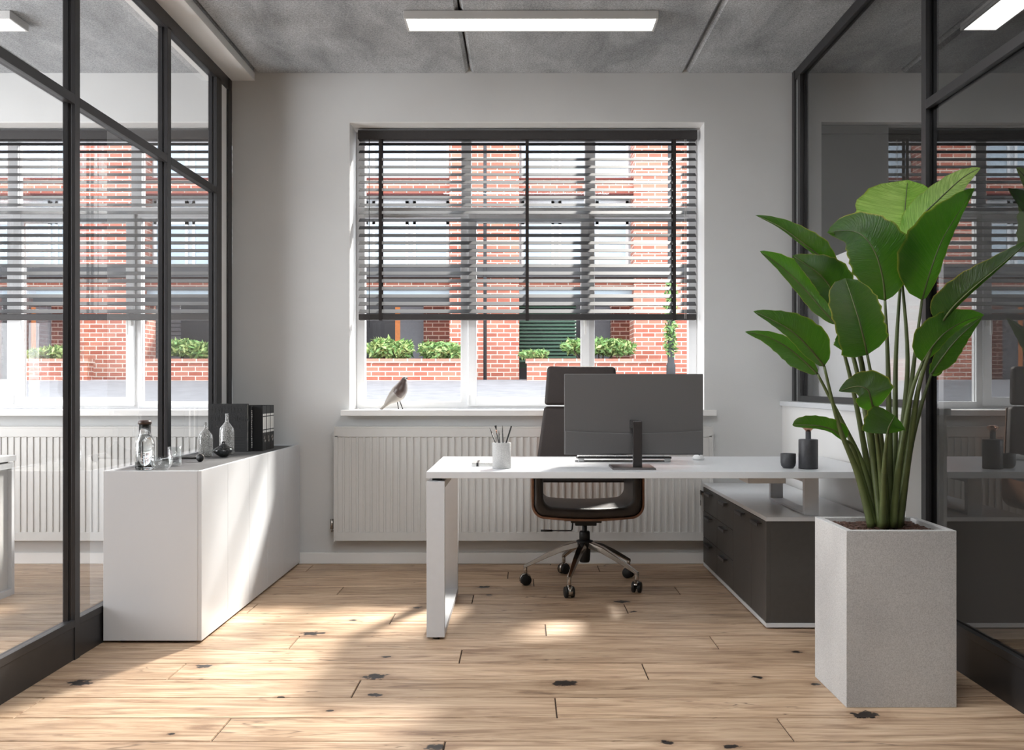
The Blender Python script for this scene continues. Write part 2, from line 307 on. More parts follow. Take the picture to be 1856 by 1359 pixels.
# ------------------------------------------------------------------ mesh helper
class MB:
    def __init__(s): s.v = []; s.f = []; s.mi = []; s.sm = []; s.uv = {}; s.cur = 0; s.smooth = False
    def vert(s, p): s.v.append(tuple(p)); return len(s.v)-1
    def face(s, idx, uv=None):
        s.f.append(tuple(idx)); s.mi.append(s.cur); s.sm.append(s.smooth)
        if uv: s.uv[len(s.f)-1] = uv
    def box(s, a, b):
        x0, y0, z0 = a; x1, y1, z1 = b
        i = [s.vert(p) for p in ((x0,y0,z0),(x1,y0,z0),(x1,y1,z0),(x0,y1,z0),(x0,y0,z1),(x1,y0,z1),(x1,y1,z1),(x0,y1,z1))]
        for q in ((0,3,2,1),(4,5,6,7),(0,1,5,4),(1,2,6,5),(2,3,7,6),(3,0,4,7)): s.face([i[k] for k in q])
        return s
    def hexa(s, pts):           # 8 points ordered like box
        i = [s.vert(p) for p in pts]
        for q in ((0,3,2,1),(4,5,6,7),(0,1,5,4),(1,2,6,5),(2,3,7,6),(3,0,4,7)): s.face([i[k] for k in q])
        return s
    def lathe(s, prof, c=(0,0,0), n=32, cap0=True, cap1=True):
        s.smooth = True; rings = []
        for r, z in prof: rings.append([s.vert((c[0]+r*math.cos(2*PI*k/n), c[1]+r*math.sin(2*PI*k/n), c[2]+z)) for k in range(n)])
        for a, b in zip(rings, rings[1:]):
            for k in range(n): s.face((a[k], a[(k+1)%n], b[(k+1)%n], b[k]))
        if cap0: s.face(rings[0][::-1])
        if cap1: s.face(rings[-1])
        s.smooth = False; return s
    def tube(s, pts, rad, n=10, cap=True, sq=1.0):
        s.smooth = True; pts = [Vector(p) for p in pts]; rads = rad if isinstance(rad, (list, tuple)) else [rad]*len(pts)
        rings = []; up = None
        for i, p in enumerate(pts):
            t = (pts[min(i+1, len(pts)-1)]-pts[max(i-1, 0)]).normalized()
            if up is None: up = Vector((0, 1, 0)) if abs(t.y) < .8 else Vector((1, 0, 0))
            a = (up - t*up.dot(t)).normalized(); b = t.cross(a); up = a
            rings.append([s.vert(p + a*rads[i]*math.cos(2*PI*k/n)*sq + b*rads[i]*math.sin(2*PI*k/n)) for k in range(n)])
        for A, B in zip(rings, rings[1:]):
            for k in range(n): s.face((A[k], B[k], B[(k+1)%n], A[(k+1)%n]))
        if cap: s.face(rings[0]); s.face(rings[-1][::-1])
        s.smooth = False; return s
    def prism(s, poly, y0, y1):     # poly in XZ
        n = len(poly); a = [s.vert((x, y0, z)) for x, z in poly]; b = [s.vert((x, y1, z)) for x, z in poly]
        s.face(a); s.face(b[::-1])
        for k in range(n): s.face((a[k], b[k], b[(k+1)%n], a[(k+1)%n]))
        return s
    def build(s, name, mats, parent=None, bevel=0, seg=2, fix=True):
        me = bpy.data.meshes.new(name); me.from_pydata(s.v, [], s.f)
        if not isinstance(mats, (list, tuple)): mats = [mats]
        for m in mats: me.materials.append(M[m] if isinstance(m, str) else m)
        for p, mi, sm in zip(me.polygons, s.mi, s.sm): p.material_index = mi; p.use_smooth = sm
        if s.uv:
            ul = me.uv_layers.new(name='UVMap')
            for p in me.polygons:
                if p.index in s.uv:
                    for li, c in zip(p.loop_indices, s.uv[p.index]): ul.data[li].uv = c
        if fix:
            bm = bmesh.new(); bm.from_mesh(me); bmesh.ops.recalc_face_normals(bm, faces=bm.faces); bm.to_mesh(me); bm.free()
        me.update()
        o = bpy.data.objects.new(name, me); COL.objects.link(o)
        if parent:
            o.parent = parent; o.matrix_parent_inverse = world_m(parent).inverted()
        if bevel:
            b = o.modifiers.new('bevel', 'BEVEL'); b.width = bevel; b.segments = seg; b.limit_method = 'ANGLE'; b.angle_limit = .6; b.harden_normals = False
        return o
def world_m(o):
    m = Matrix.LocRotScale(o.location, o.rotation_euler, o.scale)
    return (world_m(o.parent) @ o.matrix_parent_inverse @ m) if o.parent else m
def tag(o, label=None, cat=None, group=None, kind=None):
    if label: o['label'] = label
    if cat: o['category'] = cat
    if group: o['group'] = group
    if kind: o['kind'] = kind
    return o
def empty(name, loc, label=None, cat=None, group=None, kind=None):
    o = bpy.data.objects.new(name, None); COL.objects.link(o); o.location = loc; o.empty_display_size = .05
    return tag(o, label, cat, group, kind)
def copy_tree(o, d, parent=None):
    c = o.copy(); COL.objects.link(c)
    if parent: c.parent = parent
    else: c.location = Vector(o.location)+Vector(d)
    for ch in [x for x in KIDS.get(o.name, [])]: copy_tree(ch, d, c)
    return c
KIDS = {}
def collect_kids(o):
    for x in list(bpy.data.objects):
        if x.parent == o: KIDS.setdefault(o.name, []).append(x) if x not in KIDS.get(o.name, []) else None; collect_kids(x)
def at(px, py, Y): return Vector(((px-CX)*Y/F, Y, EYE-(py-CY)*Y/F))
def bx(name, a, b, mat, parent=None, bevel=0, seg=2): return MB().box(a, b).build(name, mat, parent, bevel, seg)
def S(o, label=None): o['kind'] = 'structure'; return o

# ------------------------------------------------------------------ room shell
CEIL = 3.11; YW = 5.95; LX = -1.835; RX = 1.72
ROOM0, ROOM1 = -4.95, 4.9; YB = -3.0
# floor of separate boards with open joints
fl = MB()
joint_px = {}
rows0 = 2.978
def fx(px, py): return (px-CX)/((py-CY)/EYE)
known = [(458,1102),(711,1121),(533,1164),(835,1188),(322,1215),(645,1248),(52,1283),(400,1323),(857,1085),(989,1142),(1008,1283),(1170,1217),(1295,1164),(1425,1323),(805,1352),(1228,1070),(617,1070),(1085,1030)]
kr = {}
for px, py in known:
    Y = F*EYE/(py-CY); r = math.floor((Y-rows0)/.2083); kr.setdefault(r, []).append(fx(px, py))
r = -int((rows0-YB)/.2083)-1
while rows0+r*.2083 < YW:
    y0 = rows0+r*.2083; y1 = min(y0+.2083, YW+.02)
    js = sorted(kr.get(r, []))
    if not js: js = [random.uniform(-1.5, 1.5)]
    while js[0] > ROOM0: js.insert(0, js[0]-random.uniform(1.7, 2.5))
    while js[-1] < ROOM1: js.append(js[-1]+random.uniform(1.7, 2.5))
    for a, b in zip(js, js[1:]):
        a2 = max(a, ROOM0); b2 = min(b, ROOM1)
        if b2-a2 < .03: continue
        g = .0020; e = .0018
        x0, x1, ya, yb = a2+g, b2-g, y0+g, y1-g
        # board top with eased edges
        o = [fl.vert(p) for p in ((x0,ya,-.004),(x1,ya,-.004),(x1,yb,-.004),(x0,yb,-.004))]
        t = [fl.vert(p) for p in ((x0+e,ya+e,0),(x1-e,ya+e,0),(x1-e,yb-e,0),(x0+e,yb-e,0))]
        fl.face(t)
        for k in range(4): fl.face((o[k], o[(k+1)%4], t[(k+1)%4], t[k]))
    r += 1
fl.cur = 1; fl.box((ROOM0, YB, -.06), (ROOM1, YW+.02, -.0045))
S(fl.build('floor', ['oak', 'subfloor']))
# ceiling slabs
ce = MB(); xs = [ROOM0, -4.42, -3.055, -1.69, -.33, 1.04, 2.405, 3.77, ROOM1]
for a, b in zip(xs, xs[1:]):
    g = .006; c = .018
    ce.hexa([(a+g+c, YB, CEIL), (b-g-c, YB, CEIL), (b-g-c, YW+.01, CEIL), (a+g+c, YW+.01, CEIL), (a+g, YB, CEIL+.02), (b-g, YB, CEIL+.02), (b-g, YW+.01, CEIL+.02), (a+g, YW+.01, CEIL+.02)])
    ce.box((a+g, YB, CEIL+.02), (b-g, YW+.01, CEIL+.12))
ce.cur = 1; ce.box((ROOM0, YB, CEIL+.06), (ROOM1, YW+.3, CEIL+.25))
S(ce.build('ceiling', ['concrete', 'subfloor']))
# back wall with two window openings
WX0, WX1, WZ0, WZ1 = -1.0917, 1.1617, .94, 2.799; DX = -2.995; YO = 6.30
w = MB()
for a, b in ((ROOM0-.2, WX0+DX), (WX1+DX, WX0), (WX1, WX0-DX), (WX1-DX, ROOM1+.2)): w.box((a, YW, -.3), (b, YO, CEIL+.2))
for d in (0, DX):
    w.box((WX0+d, YW, -.3), (WX1+d, YO, WZ0)); w.box((WX0+d, YW, WZ1), (WX1+d, YO, CEIL+.2))
d = -DX
w.box((WX0+d, YW, -.3), (WX1+d, YO, WZ0)); w.box((WX0+d, YW, WZ1), (WX1+d, YO, CEIL+.2))
S(w.build('wall_back', 'wall'))
w = MB()      # outer wall of the left room, its opening added to admit fill light
w.box((ROOM0-.2, YB, 0), (ROOM0, YW, .35)); w.box((ROOM0-.2, YB, 2.95), (ROOM0, YW, CEIL+.05)); w.box((ROOM0-.2, 4.6, .35), (ROOM0, YW, 2.95)); w.box((ROOM0-.2, YB, .35), (ROOM0, 2.2, 2.95))
S(w.build('wall_left', 'wall'))
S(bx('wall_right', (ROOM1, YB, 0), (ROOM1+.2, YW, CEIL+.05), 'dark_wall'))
S(bx('wall_rear', (ROOM0, YB-.15, -.05), (ROOM1, YB, CEIL+.2), 'wall'))  # unseen wall, added to cut light from the camera side
# baseboards (real returns either side of partitions)
S(MB().box((LX+.0, YW-.016, 0), (RX, YW, .07)).build('baseboard_back', 'white', None, .003))
S(MB().box((ROOM0, YW-.016, 0), (LX-.06, YW, .07)).build('baseboard_left', 'white', None, .003))
# white boxed beam above left partition
S(bx('trim_1', (-1.99, YB, 3.06), (-1.69, YW, CEIL+.0), 'white', None, .002))
# half wall under the right glass, with its ledge
S(bx('wall_half', (1.655, 4.04, 0), (1.80, YW, 1.0), 'white'))
S(bx('trim_2', (1.638, 4.035, 1.0), (1.80, YW, 1.03), 'laminate', None, .003))
# unseen wall added to keep the room on the right dark
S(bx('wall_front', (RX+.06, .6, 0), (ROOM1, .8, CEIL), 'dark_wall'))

# ------------------------------------------------------------------ windows
def make_window(d, n):
    Yf = 6.19
    root = empty('window_%d' % n, (d, Yf, .975), kind='structure')
    # reveal lining (white plaster sides)
    r_ = MB(); t = .012
    r_.box((WX0+d-.0, YW+.001, WZ0), (WX0+d+t*.2, YO, WZ1)); r_.box((WX1+d-t*.2, YW+.001, WZ0), (WX1+d, YO, WZ1)); r_.box((WX0+d, YW+.001, WZ1-t*.2), (WX1+d, YO, WZ1))
    r_.build('window_reveal', 'reveal', root)
    zb, zt = .975, 2.797
    f = MB(); a, b = WX0+d+.003, WX1+d-.003
    f.box((a, Yf, zb), (a+.055, Yf+.07, zt)); f.box((b-.055, Yf, zb), (b, Yf+.07, zt))
    f.box((a+.001, Yf+.001, zb+.001), (b-.001, Yf+.069, zb+.047)); f.box((a+.001, Yf+.001, zt-.055), (b-.001, Yf+.069, zt-.001))
    f.box((a+.05, Yf+.0015, 2.234), (b-.05, Yf+.0685, 2.306))
    f.box((d-.4006, Yf, zb+.04), (d-.34, Yf+.07, 2.25)); f.box((d+.435, Yf, zb+.04), (d+.484, Yf+.07, 2.25))
    f.box((d-.397, Yf, 2.30), (d-.331, Yf+.07, zt-.05)); f.box((d+.419, Yf, 2.30), (d+.488, Yf+.07, zt-.05))
    f.build('window_frame', 'pvc', root, .004)
    s = MB(); x0, x1, z0, z1 = d-.352, d+.447, zb+.016, 2.262; y = Yf-.018; t = .056
    s.box((x0, y, z0), (x0+t, Yf+.05, z1)); s.box((x1-t, y, z0), (x1, Yf+.05, z1)); s.box((x0+.001, y+.001, z0+.001), (x1-.001, Yf+.049, z0+t+.004)); s.box((x0+.001, y+.001, z1-t), (x1-.001, Yf+.049, z1-.001))
    sash = s.build('sash', 'pvc', root, .005)
    h = MB().box((x0-.006, y-.006, z0+.012), (x0+.008, y+.01, z0+.075)); h.build('hinge', 'pvc', sash, .002)
    h = MB(); h.box((x1-.04, y-.012, 1.52), (x1-.016, y, 1.60)); h.box((x1-.034, y-.05, 1.555), (x1-.022, y-.01, 1.572)); h.box((x1-.034, y-.052, 1.46), (x1-.022, y-.038, 1.572))
    h.build('window_handle', 'white', sash, .002)
    g = MB()
    for (p, q, u, v) in ((a+.05, d-.395, zb+.04, 2.24), (x0+t-.003, x1-t+.003, z0+t, z1-t), (d+.48, b-.05, zb+.04, 2.24), (a+.05, d-.39, 2.30, zt-.05), (d-.335, d+.423, 2.30, zt-.05), (d+.484, b-.05, 2.30, zt-.05)):
        gg = MB().box((p, Yf+.03, u), (q, Yf+.036, v)); gg.build('glass_pane', 'glass', root)
        k = MB(); e = .004
        k.box((p, Yf+.024, u), (p+e, Yf+.03, v)); k.box((q-e, Yf+.024, u), (q, Yf+.03, v)); k.box((p, Yf+.024, u), (q, Yf+.03, u+e)); k.box((p, Yf+.024, v-e), (q, Yf+.03, v))
        g.v += []; k.build('pane_gasket', 'frame_dark', root)
    MB().box((d-1.135, 5.885, .937), (d+(1.226 if d == 0 else 1.09), YW+.001, .974)).box((WX0+d, YW, .937), (WX1+d, Yf+.01, .974)).build('window_sill', 'white', root, .003)
    return root
make_window(0, 1); make_window(DX, 2)

def make_blind(d, label):
    y = 6.10; x0, x1 = -1.055+d, 1.134+d
    root = empty('venetian_blind', (d, y, WZ1), label, 'blind', 'venetian blinds in the window recesses')
    MB().box((x0-.003, y-.034, 2.722), (x1+.003, y+.034, 2.78)).build('headrail', 'slat_dark', root, .002)
    s = MB(); th = math.radians(32)
    for i in range(23):
        z = EYE+(CY-261.4-13.76*i)/278.7
        wid = .0505; tk = .0028; cs_, sn = math.cos(th), math.sin(th)
        q = [(u*cs_-v*sn, u*sn+v*cs_) for u, v in ((-wid/2, -tk/2), (wid/2, -tk/2), (wid/2, tk/2), (-wid/2, tk/2))]
        s.hexa([(x0, y+q[0][0], z+q[0][1]), (x1, y+q[0][0], z+q[0][1]), (x1, y+q[1][0], z+q[1][1]), (x0, y+q[1][0], z+q[1][1]), (x0, y+q[3][0], z+q[3][1]), (x1, y+q[3][0], z+q[3][1]), (x1, y+q[2][0], z+q[2][1]), (x0, y+q[2][0], z+q[2][1])])
    s.build('slats', 'slat', root)
    MB().box((x0, y-.026, 1.553), (x1, y+.026, 1.592)).build('bottom_rail', 'slat_dark', root, .004)
    for px in (690.5, 955.5, 1221):
        xx = d+(px-CX)/278.7; t = MB()
        for yy in (-.030, .0295): t.box((xx-.0105, y+yy-.0005, 1.55), (xx+.0105, y+yy+.0005, 2.73))
        tp = t.build('ladder_tape', 'tape', root)
    xx = d+(671-CX)/278.7; MB().tube([(xx, y-.04, 2.72), (xx, y-.04, 1.50)], .0022, 6).build('tilt_wand', 'black', root)
    for px in (1239.5, 1241.8):
        xx = d+(px-CX)/278.7; MB().tube([(xx, y-.036, 2.72), (xx, y-.036, 1.56)], .0012, 5).build('pull_cord', 'paper', root)
    return root
make_blind(0, 'dark grey venetian blind half lowered in the window behind the desk')
make_blind(DX, 'dark grey venetian blind seen through the clear glass wall on the left')
# closed roller blind in the next room's window niche
d = -DX
rb = empty('roller_blind', (d, YW+.1, WZ1), 'plain grey roller blind fully closed in the niche beyond the smoked glass', 'blind')
MB().box((WX0+d+.004, YW+.07, .95), (WX1+d-.004, YW+.085, WZ1-.05)).build('blind_fabric', 'blind_grey', rb)
MB().box((WX0+d+.004, YW+.05, WZ1-.06), (WX1+d-.004, YW+.11, WZ1-.004)).build('cassette', 'blind_grey', rb, .004)

# ------------------------------------------------------------------ glass partitions
def partition(name, X, side, posts, ybk, yfr, glass, kick, rail_top, transom, label, ztop):
    """side=+1: room lies on +X side of the plane X; profile depth goes away from the room"""
    root = empty(name, (X, ybk, 0), label, 'glass partition')
    dpt = -.05*side
    def bar(y0, y1, z0, z1, nm, extra=True, mat='frame'):
        b = MB(); xa, xb = sorted((X, X+dpt*.35)); b.box((xa, y0, z0), (xb, y1, z1))
        ins = .006
        xa, xb = sorted((X+dpt*.35, X+dpt)); b.cur = 0
        b.box((xa, y0+(ins if y1-y0 < .3 else 0), z0+(ins if z1-z0 < .3 else 0)), (xb, y1-(ins if y1-y0 < .3 else 0), z1-(ins if z1-z0 < .3 else 0)))
        return b.build(nm, mat, root, .0015)
    return root, bar
# left
rootL, barL = partition('left_glass_partition', LX, 1, None, YW, -1, None, None, None, None, 'clear glass wall with black metal grid frame left of the white sideboard', 0)
postsL = [(5.65, 5.745), (4.865, 4.915), (3.856, 3.90), (2.85, 2.894), (1.85, 1.894), (.85, .894), (-.15, -.106)]
MB().box((LX-.05, 5.875, 0), (LX, YW-.001, 3.06)).build('post', 'frame', rootL, .0015)
for a, b in postsL:
    p = MB(); zt = 3.0
    p.box((LX-.016, a, 0), (LX, b, zt)); p.box((LX-.028, a+.006, 0), (LX-.016, b-.006, zt)); p.box((LX-.052, a+.001, 0), (LX-.028, b-.001, zt))
    p.build('post', 'frame', rootL, .001)
barL(-.15, 5.90, 2.985, 3.06, 'top_rail')
bb = [5.65]+[p[0] for p in postsL[1:]]
segs = [(postsL[i+1][1], postsL[i][0]) for i in range(len(postsL)-1)]
for a, b in segs:
    barL(a, b, 2.285, 2.325, 'transom'); barL(a, b, 0.135, .165, 'bottom_rail')
    MB().box((LX-.045, a, 0), (LX-.004, b, .136)).build('kick_panel', 'frame', rootL, .002)
    for z0, z1 in ((.165, 2.285), (2.325, 2.985)):
        MB().box((LX-.030, a, z0), (LX-.024, b, z1)).build('glass_pane', 'glass_left', rootL)
MB().box((LX-.03, 5.745, 0), (LX-.012, 5.875, 2.99)).build('infill_panel', 'white', rootL)
# right
rootR, barR = partition('right_glass_partition', RX, -1, None, YW, -1, None, None, None, None, 'smoked glass wall in black metal frame behind the potted plant', 0)
MB().box((RX-.004, 5.90, 1.03), (RX+.05, YW-.001, 3.11)).build('post', 'frame', rootR, .001)
MB().box((RX+.012, 5.85, 1.03), (RX+.03, 5.90, 3.08)).build('infill_panel', 'white', rootR)
postsR = [(5.79, 5.85, 1.03), (3.99, 4.035, 0), (2.70, 2.745, 0), (1.5, 1.545, 0), (.3, .345, 0), (-.9, -.855, 0)]
for a, b, z in postsR:
    p = MB(); zt = 3.06
    p.box((RX, a, z), (RX+.016, b, zt)); p.box((RX+.016, a+.006, z), (RX+.028, b-.006, zt)); p.box((RX+.028, a+.001, z), (RX+.056, b-.001, zt))
    p.build('post', 'frame', rootR, .001)
barR(-.9, 5.94, 3.05, 3.11, 'top_rail')
barR(4.035, 5.79, 1.03, 1.065, 'bottom_rail')
MB().box((RX+.024, 4.035, 1.065), (RX+.030, 5.79, 3.05)).build('glass_pane', 'glass_mid', rootR)
for i in range(1, len(postsR)-1):
    a, b = postsR[i+1][1], postsR[i][0]
    barR(a, b, 2.305, 2.345, 'transom'); barR(a, b, .155, .185, 'bottom_rail')
    MB().box((RX+.004, a, 0), (RX+.045, b, .156)).build('kick_panel', 'frame', rootR, .002)
    for z0, z1 in ((.185, 2.305), (2.345, 3.05)):
        MB().box((RX+.024, a, z0), (RX+.030, b, z1)).build('glass_pane', 'glass_right', rootR)

# ------------------------------------------------------------------ ceiling lamps
def lamp(x0, x1, y0, y1, label, mat='lamp'):
    zb = 3.066; r = empty('ceiling_light', ((x0+x1)/2, (y0+y1)/2, CEIL), label, 'ceiling light', 'slim rectangular ceiling lights')
    b = MB(); t = .012; c = .02
    b.box((x0, y0, zb), (x1, y0+t, CEIL-.002)); b.box((x0, y1-t, zb), (x1, y1, CEIL-.002)); b.box((x0, y0+t, zb), (x0+t, y1-t, CEIL-.002)); b.box((x1-t, y0+t, zb), (x1, y1-t, CEIL-.002))
    b.box((x0+t, y0+t, CEIL-.012), (x1-t, y1-t, CEIL-.002))
    b.build('lamp_body', 'lamp_body', r, .0015)
    MB().box((x0+t, y0+t, zb+.003), (x1-t, y1-t, zb+.010)).build('diffuser', mat, r)
    return r
lamp(-.622, .725, 4.95, 5.14, 'slim white rectangular ceiling light glowing above the desk')
lamp(-4.04, -2.70, 4.95, 5.14, 'white ceiling light seen through the clear glass at top left')
lamp(2.40, 2.60, 3.75, 5.13, 'white ceiling light seen through the smoked glass at top right')

for y, lab in ((2.9, 'white ceiling light next in line in front of the one above the desk'), (1.9, 'white ceiling light third in line from the window wall'), (.8, 'white ceiling light fourth in line from the window wall'), (-.2, 'white ceiling light fifth in line from the window wall')):
    lamp(-.80, .90, y, y+.28, lab, 'lamp_strong')  # fill lamps out of view, added to brighten floor and walls

# ------------------------------------------------------------------ radiator
def radiator(d, label, cut=0):
    x0, x1, z0, z1, y = -1.168+d, 1.194+d-cut, .158, .866, 5.855
    r = empty('radiator', (d, y, z0), label, 'radiator', 'white panel radiators under the windows')
    p = MB(); n = 54
    p.box((x0, y+.006, z0), (x1, y+.07, z1))
    p.box((x0, y, z0), (x1, y+.006, z0+.055)); p.box((x0, y, z1-.06), (x1, y+.006, z1)); p.box((x0, y, z0+.05), (x0+.022, y+.006, z1-.05)); p.box((x1-.022, y, z0+.05), (x1, y+.006, z1-.05))
    pitch = (x1-x0-.044)/n
    for k in range(n):
        a = x0+.022+k*pitch
        p.box((a+pitch*.66, y, z0+.05), (a+pitch*.98, y+.007, z1-.055)) if k < n-1 else None
    p.build('panel', 'radiator', r, .0015, 1)
    e = MB(); e.box((x0-.004, y-.002, z0-.004), (x0+.004, y+.075, z1+.004)); e.box((x1-.004, y-.002, z0-.004), (x1+.004, y+.075, z1+.004)); e.box((x0, y-.002, z1-.004), (x1, y+.075, z1+.006)); e.build('casing', 'radiator', r, .001)
    v = MB(); v.tube([(x0-.02, y+.03, .23), (x0-.02, y+.03, .29)], .012, 10); v.tube([(x0-.02, y+.03, .21), (x0-.02, y+.03, .24)], .007, 8); v.tube([(x0-.02, y+.03, .215), (x0+.02, y+.03, .215)], .007, 8); v.build('valve', 'chrome', r)
    for xb_ in (x0+.3, x1-.34): bx('bracket', (xb_, y+.06, .3), (xb_+.04, YW-.001, .34), 'radiator', r)
radiator(0, 'wide white ribbed panel radiator on the wall behind the desk')
radiator(DX, 'white ribbed radiator seen through the clear glass wall on the left', .13)

# ------------------------------------------------------------------ sideboard (left)
r = empty('sideboard', (-1.61, 5.0, 0), 'long white sideboard with dark inset top against the left glass wall', 'sideboard')
SX0, SX1, SY0, SY1, SZ = -1.830, -1.40, 4.105, 5.925, .755
b = MB(); t = .014
b.box((SX0, SY0, .012), (SX1-.018, SY0+t, SZ)); b.box((SX0, SY1-t, .012), (SX1-.018, SY1, SZ)); b.box((SX0, SY0+t, .012), (SX0+t, SY1-t, SZ)); b.box((SX0+t, SY0+t, .012), (SX1-.018, SY1-t, .03))
b.build('carcass', 'laminate', r, .001)
bx('inset_top', (SX0+t, SY0+t, SZ-.03), (SX1-.018, SY1-t, SZ-.006), 'top_dark', r)
k = SX1*-1*F
ds = [SY0]+[-SX1*F/(945-p) for p in (413, 451.6, 485.5)]+[5.29, SY1]
ds = sorted([SY0, 1.4*F/532, 1.4*F/493.4, 1.4*F/459.5, 5.53, SY1])
for a, c in zip(ds, ds[1:]): bx('door', (SX1-.018, a+.0012, .012), (SX1, c-.0012, SZ), 'laminate', r, .0008)
for y in (SY0+.05, SY1-.1):
    for x in (SX0+.07, SX1-.05): MB().lathe([(.018, 0), (.018, .012)], (x, y, 0), 14).build('foot', 'black', r)

# ------------------------------------------------------------------ right cabinet
r = empty('storage_cabinet', (1.38, 5.14, 0), 'low dark grey drawer cabinet with white top under the right end of the desk', 'cabinet')
CX0, CX1, CY0, CY1 = 1.134, 1.634, 4.347, 5.845
bx('carcass', (CX0+.02, CY0, .028), (CX1, CY1, .50), 'cab_grey', r)
bx('plinth', (CX0, CY0-.004, .008), (CX1, CY1, .028), 'laminate', r, .001)
bx('cabinet_top', (CX0-.002, CY0-.006, .50), (CX1, CY1, .520), 'laminate', r, .0015)
bx('corner_strip', (CX0, CY0, .028), (CX0+.02, CY0+.02, .50), 'cab_grey', r, .001)
ys = [5.845, 5.44, 5.03, 4.633, 4.367]
def tab(y, z, par):
    h = MB(); h.box((CX0-.002, y-.075, z-.003), (CX0+.001, y+.075, z+.001)); h.box((CX0-.022, y-.075, z-.003), (CX0, y+.075, z)); h.box((CX0-.022, y-.075, z-.016), (CX0-.019, y+.075, z)); h.build('handle', 'handle', par, .0008)
for i in range(2):
    for z0, z1 in ((.03, .189), (.189, .352), (.352, .498)):
        dd = bx('drawer', (CX0, ys[i+1]+.0015, z0+.0015), (CX0+.02, ys[i]-.0015, z1-.0015), 'cab_grey', r, .001)
        tab((ys[i]+ys[i+1])/2, z1-.018, dd)
for i in (2, 3):
    dd = bx('door', (CX0, ys[i+1]+.0015, .0315), (CX0+.02, ys[i]-.0015, .4965), 'cab_grey', r, .001)
    tab((ys[i]+ys[i+1])/2, .48, dd)
kk = MB(); kk.tube([(CX0, 5.82, .465), (CX0-.018, 5.88, .465)], .006, 8); kk.box((CX0-.024, 5.808, .452), (CX0-.018, 5.832, .478)); kk.box((CX0-.024, 5.812, .385), (CX0-.021, 5.828, .415)); kk.box((CX0-.023, 5.818, .41), (CX0-.021, 5.822, .455)); kk.build('lock_key', 'handle', r)
for y in (CY0+.06, CY1-.1):
    for x in (CX0+.06, CX1-.06): MB().lathe([(.018, 0), (.018, .01)], (x, y, 0), 12).build('foot', 'black', r)

# ------------------------------------------------------------------ desk
r = empty('office_desk', (.6, 4.6, 0), 'long white office desk with white loop leg in front of the window', 'desk')
DX0, DX1, DY0, DY1, DZ = -.4215, 1.625, 4.157, 5.06, .746
bx('desktop', (DX0, DY0, DZ-.029), (DX1, DY1, DZ), 'laminate', r, .0012)
g = MB(); a, b_ = DX0+.001, DX0+.081; z1 = DZ-.029-.014; t = .028
g.box((a, DY0+.002, .012), (b_, DY0+t+.002, z1)); g.box((a, DY1-t-.002, .012), (b_, DY1-.002, z1)); g.box((a, DY0+t+.002, .012), (b_, DY1-t-.002, .04)); g.box((a, DY0+t+.002, z1-.03), (b_, DY1-t-.002, z1))
lg = g.build('leg', 'leg_white', r, .0012)
for y in (DY0+.06, DY1-.3): bx('spacer', (a+.02, y, z1), (b_-.02, y+.24, DZ-.029), 'frame_dark', r)
for y in (DY0+.03, DY1-.03): MB().lathe([(.016, 0), (.016, .013)], ((a+b_)/2, y, 0), 12).build('foot', 'black', r)
g = MB(); xa, xb = 1.328, 1.395; g.box((xa, 4.40, .521), (xb, 4.43, DZ-.043)); g.box((xa, 5.0, .521), (xb, 5.03, DZ-.043)); g.box((xa, 4.43, DZ-.072), (xb, 5.0, DZ-.043)); g.box((xa, 4.43, .521), (xb, 5.0, .531)); g.build('leg', 'leg_white', r, .0012)
g = MB(); g.box((xa+.015, 4.45, DZ-.043), (xb-.015, 4.98, DZ-.029)); g.build('spacer', 'frame_dark', r)
g = MB(); g.box((b_+.1, 4.58, DZ-.068), (xa-.005, 4.63, DZ-.029)); g.build('cross_beam', 'leg_white', r, .001)
g = MB(); g.box((1.02, 4.22, DZ-.058), (1.19, 4.40, DZ-.0295)); g.build('cable_tray', 'leg_white', r, .001)

# ------------------------------------------------------------------ monitor, keyboard, mouse, cup, notebook
r = empty('computer_monitor', (.5, 4.36, DZ), 'wide dark grey computer monitor seen from the back on the desk', 'monitor')
YM = 4.46; s = F/YM
X0, X1 = (1023-CX)/s, (1274.5-CX)/s; Z0, Z1 = EYE-(824-CY)/s, EYE+(CY-677.5)/s
zs = EYE-(782-CY)/s
m_ = MB(); m_.box((X0, YM, Z0), (X1, YM+.022, Z1)); m_.build('screen_housing', 'monitor', r, .0025, 3)
m_ = MB(); n = 24
top = []; 
for k in range(n+1):
    u = k/n; x = X0+.004+(X1-X0-.008)*u; top.append((x, zs-.012*(1-(2*u-1)**2)+.004))
poly = [(X0+.004, Z0+.004)]+[(X1-.004, Z0+.004)]+top[::-1]
m_.prism(poly, YM-.009, YM+.002); m_.build('lower_cover', 'monitor', r, .002)
bx('display_glass', (X0+.004, YM+.022, Z0+.004), (X1-.004, YM+.024, Z1-.004), 'black', r)
m_ = MB(); m_.box((.515, 4.315, DZ+.008), (.556, 4.345, .965)); m_.box((.515, 4.33, .93), (.556, YM, .965)); m_.build('stand_neck', 'stand', r, .003)
m_ = MB(); m_.hexa([(.414, 4.25, DZ), (.612, 4.25, DZ), (.612, 4.46, DZ), (.414, 4.46, DZ), (.417, 4.253, DZ+.009), (.609, 4.253, DZ+.009), (.609, 4.46, DZ+.009), (.417, 4.46, DZ+.009)]); m_.build('stand_base', 'stand', r, .001)
r = empty('keyboard', (.5, 4.72, DZ), 'slim keyboard with white keys on the desk behind the monitor', 'keyboard')
KX0, KX1 = (1046-CX)/360, (1216-CX)/360
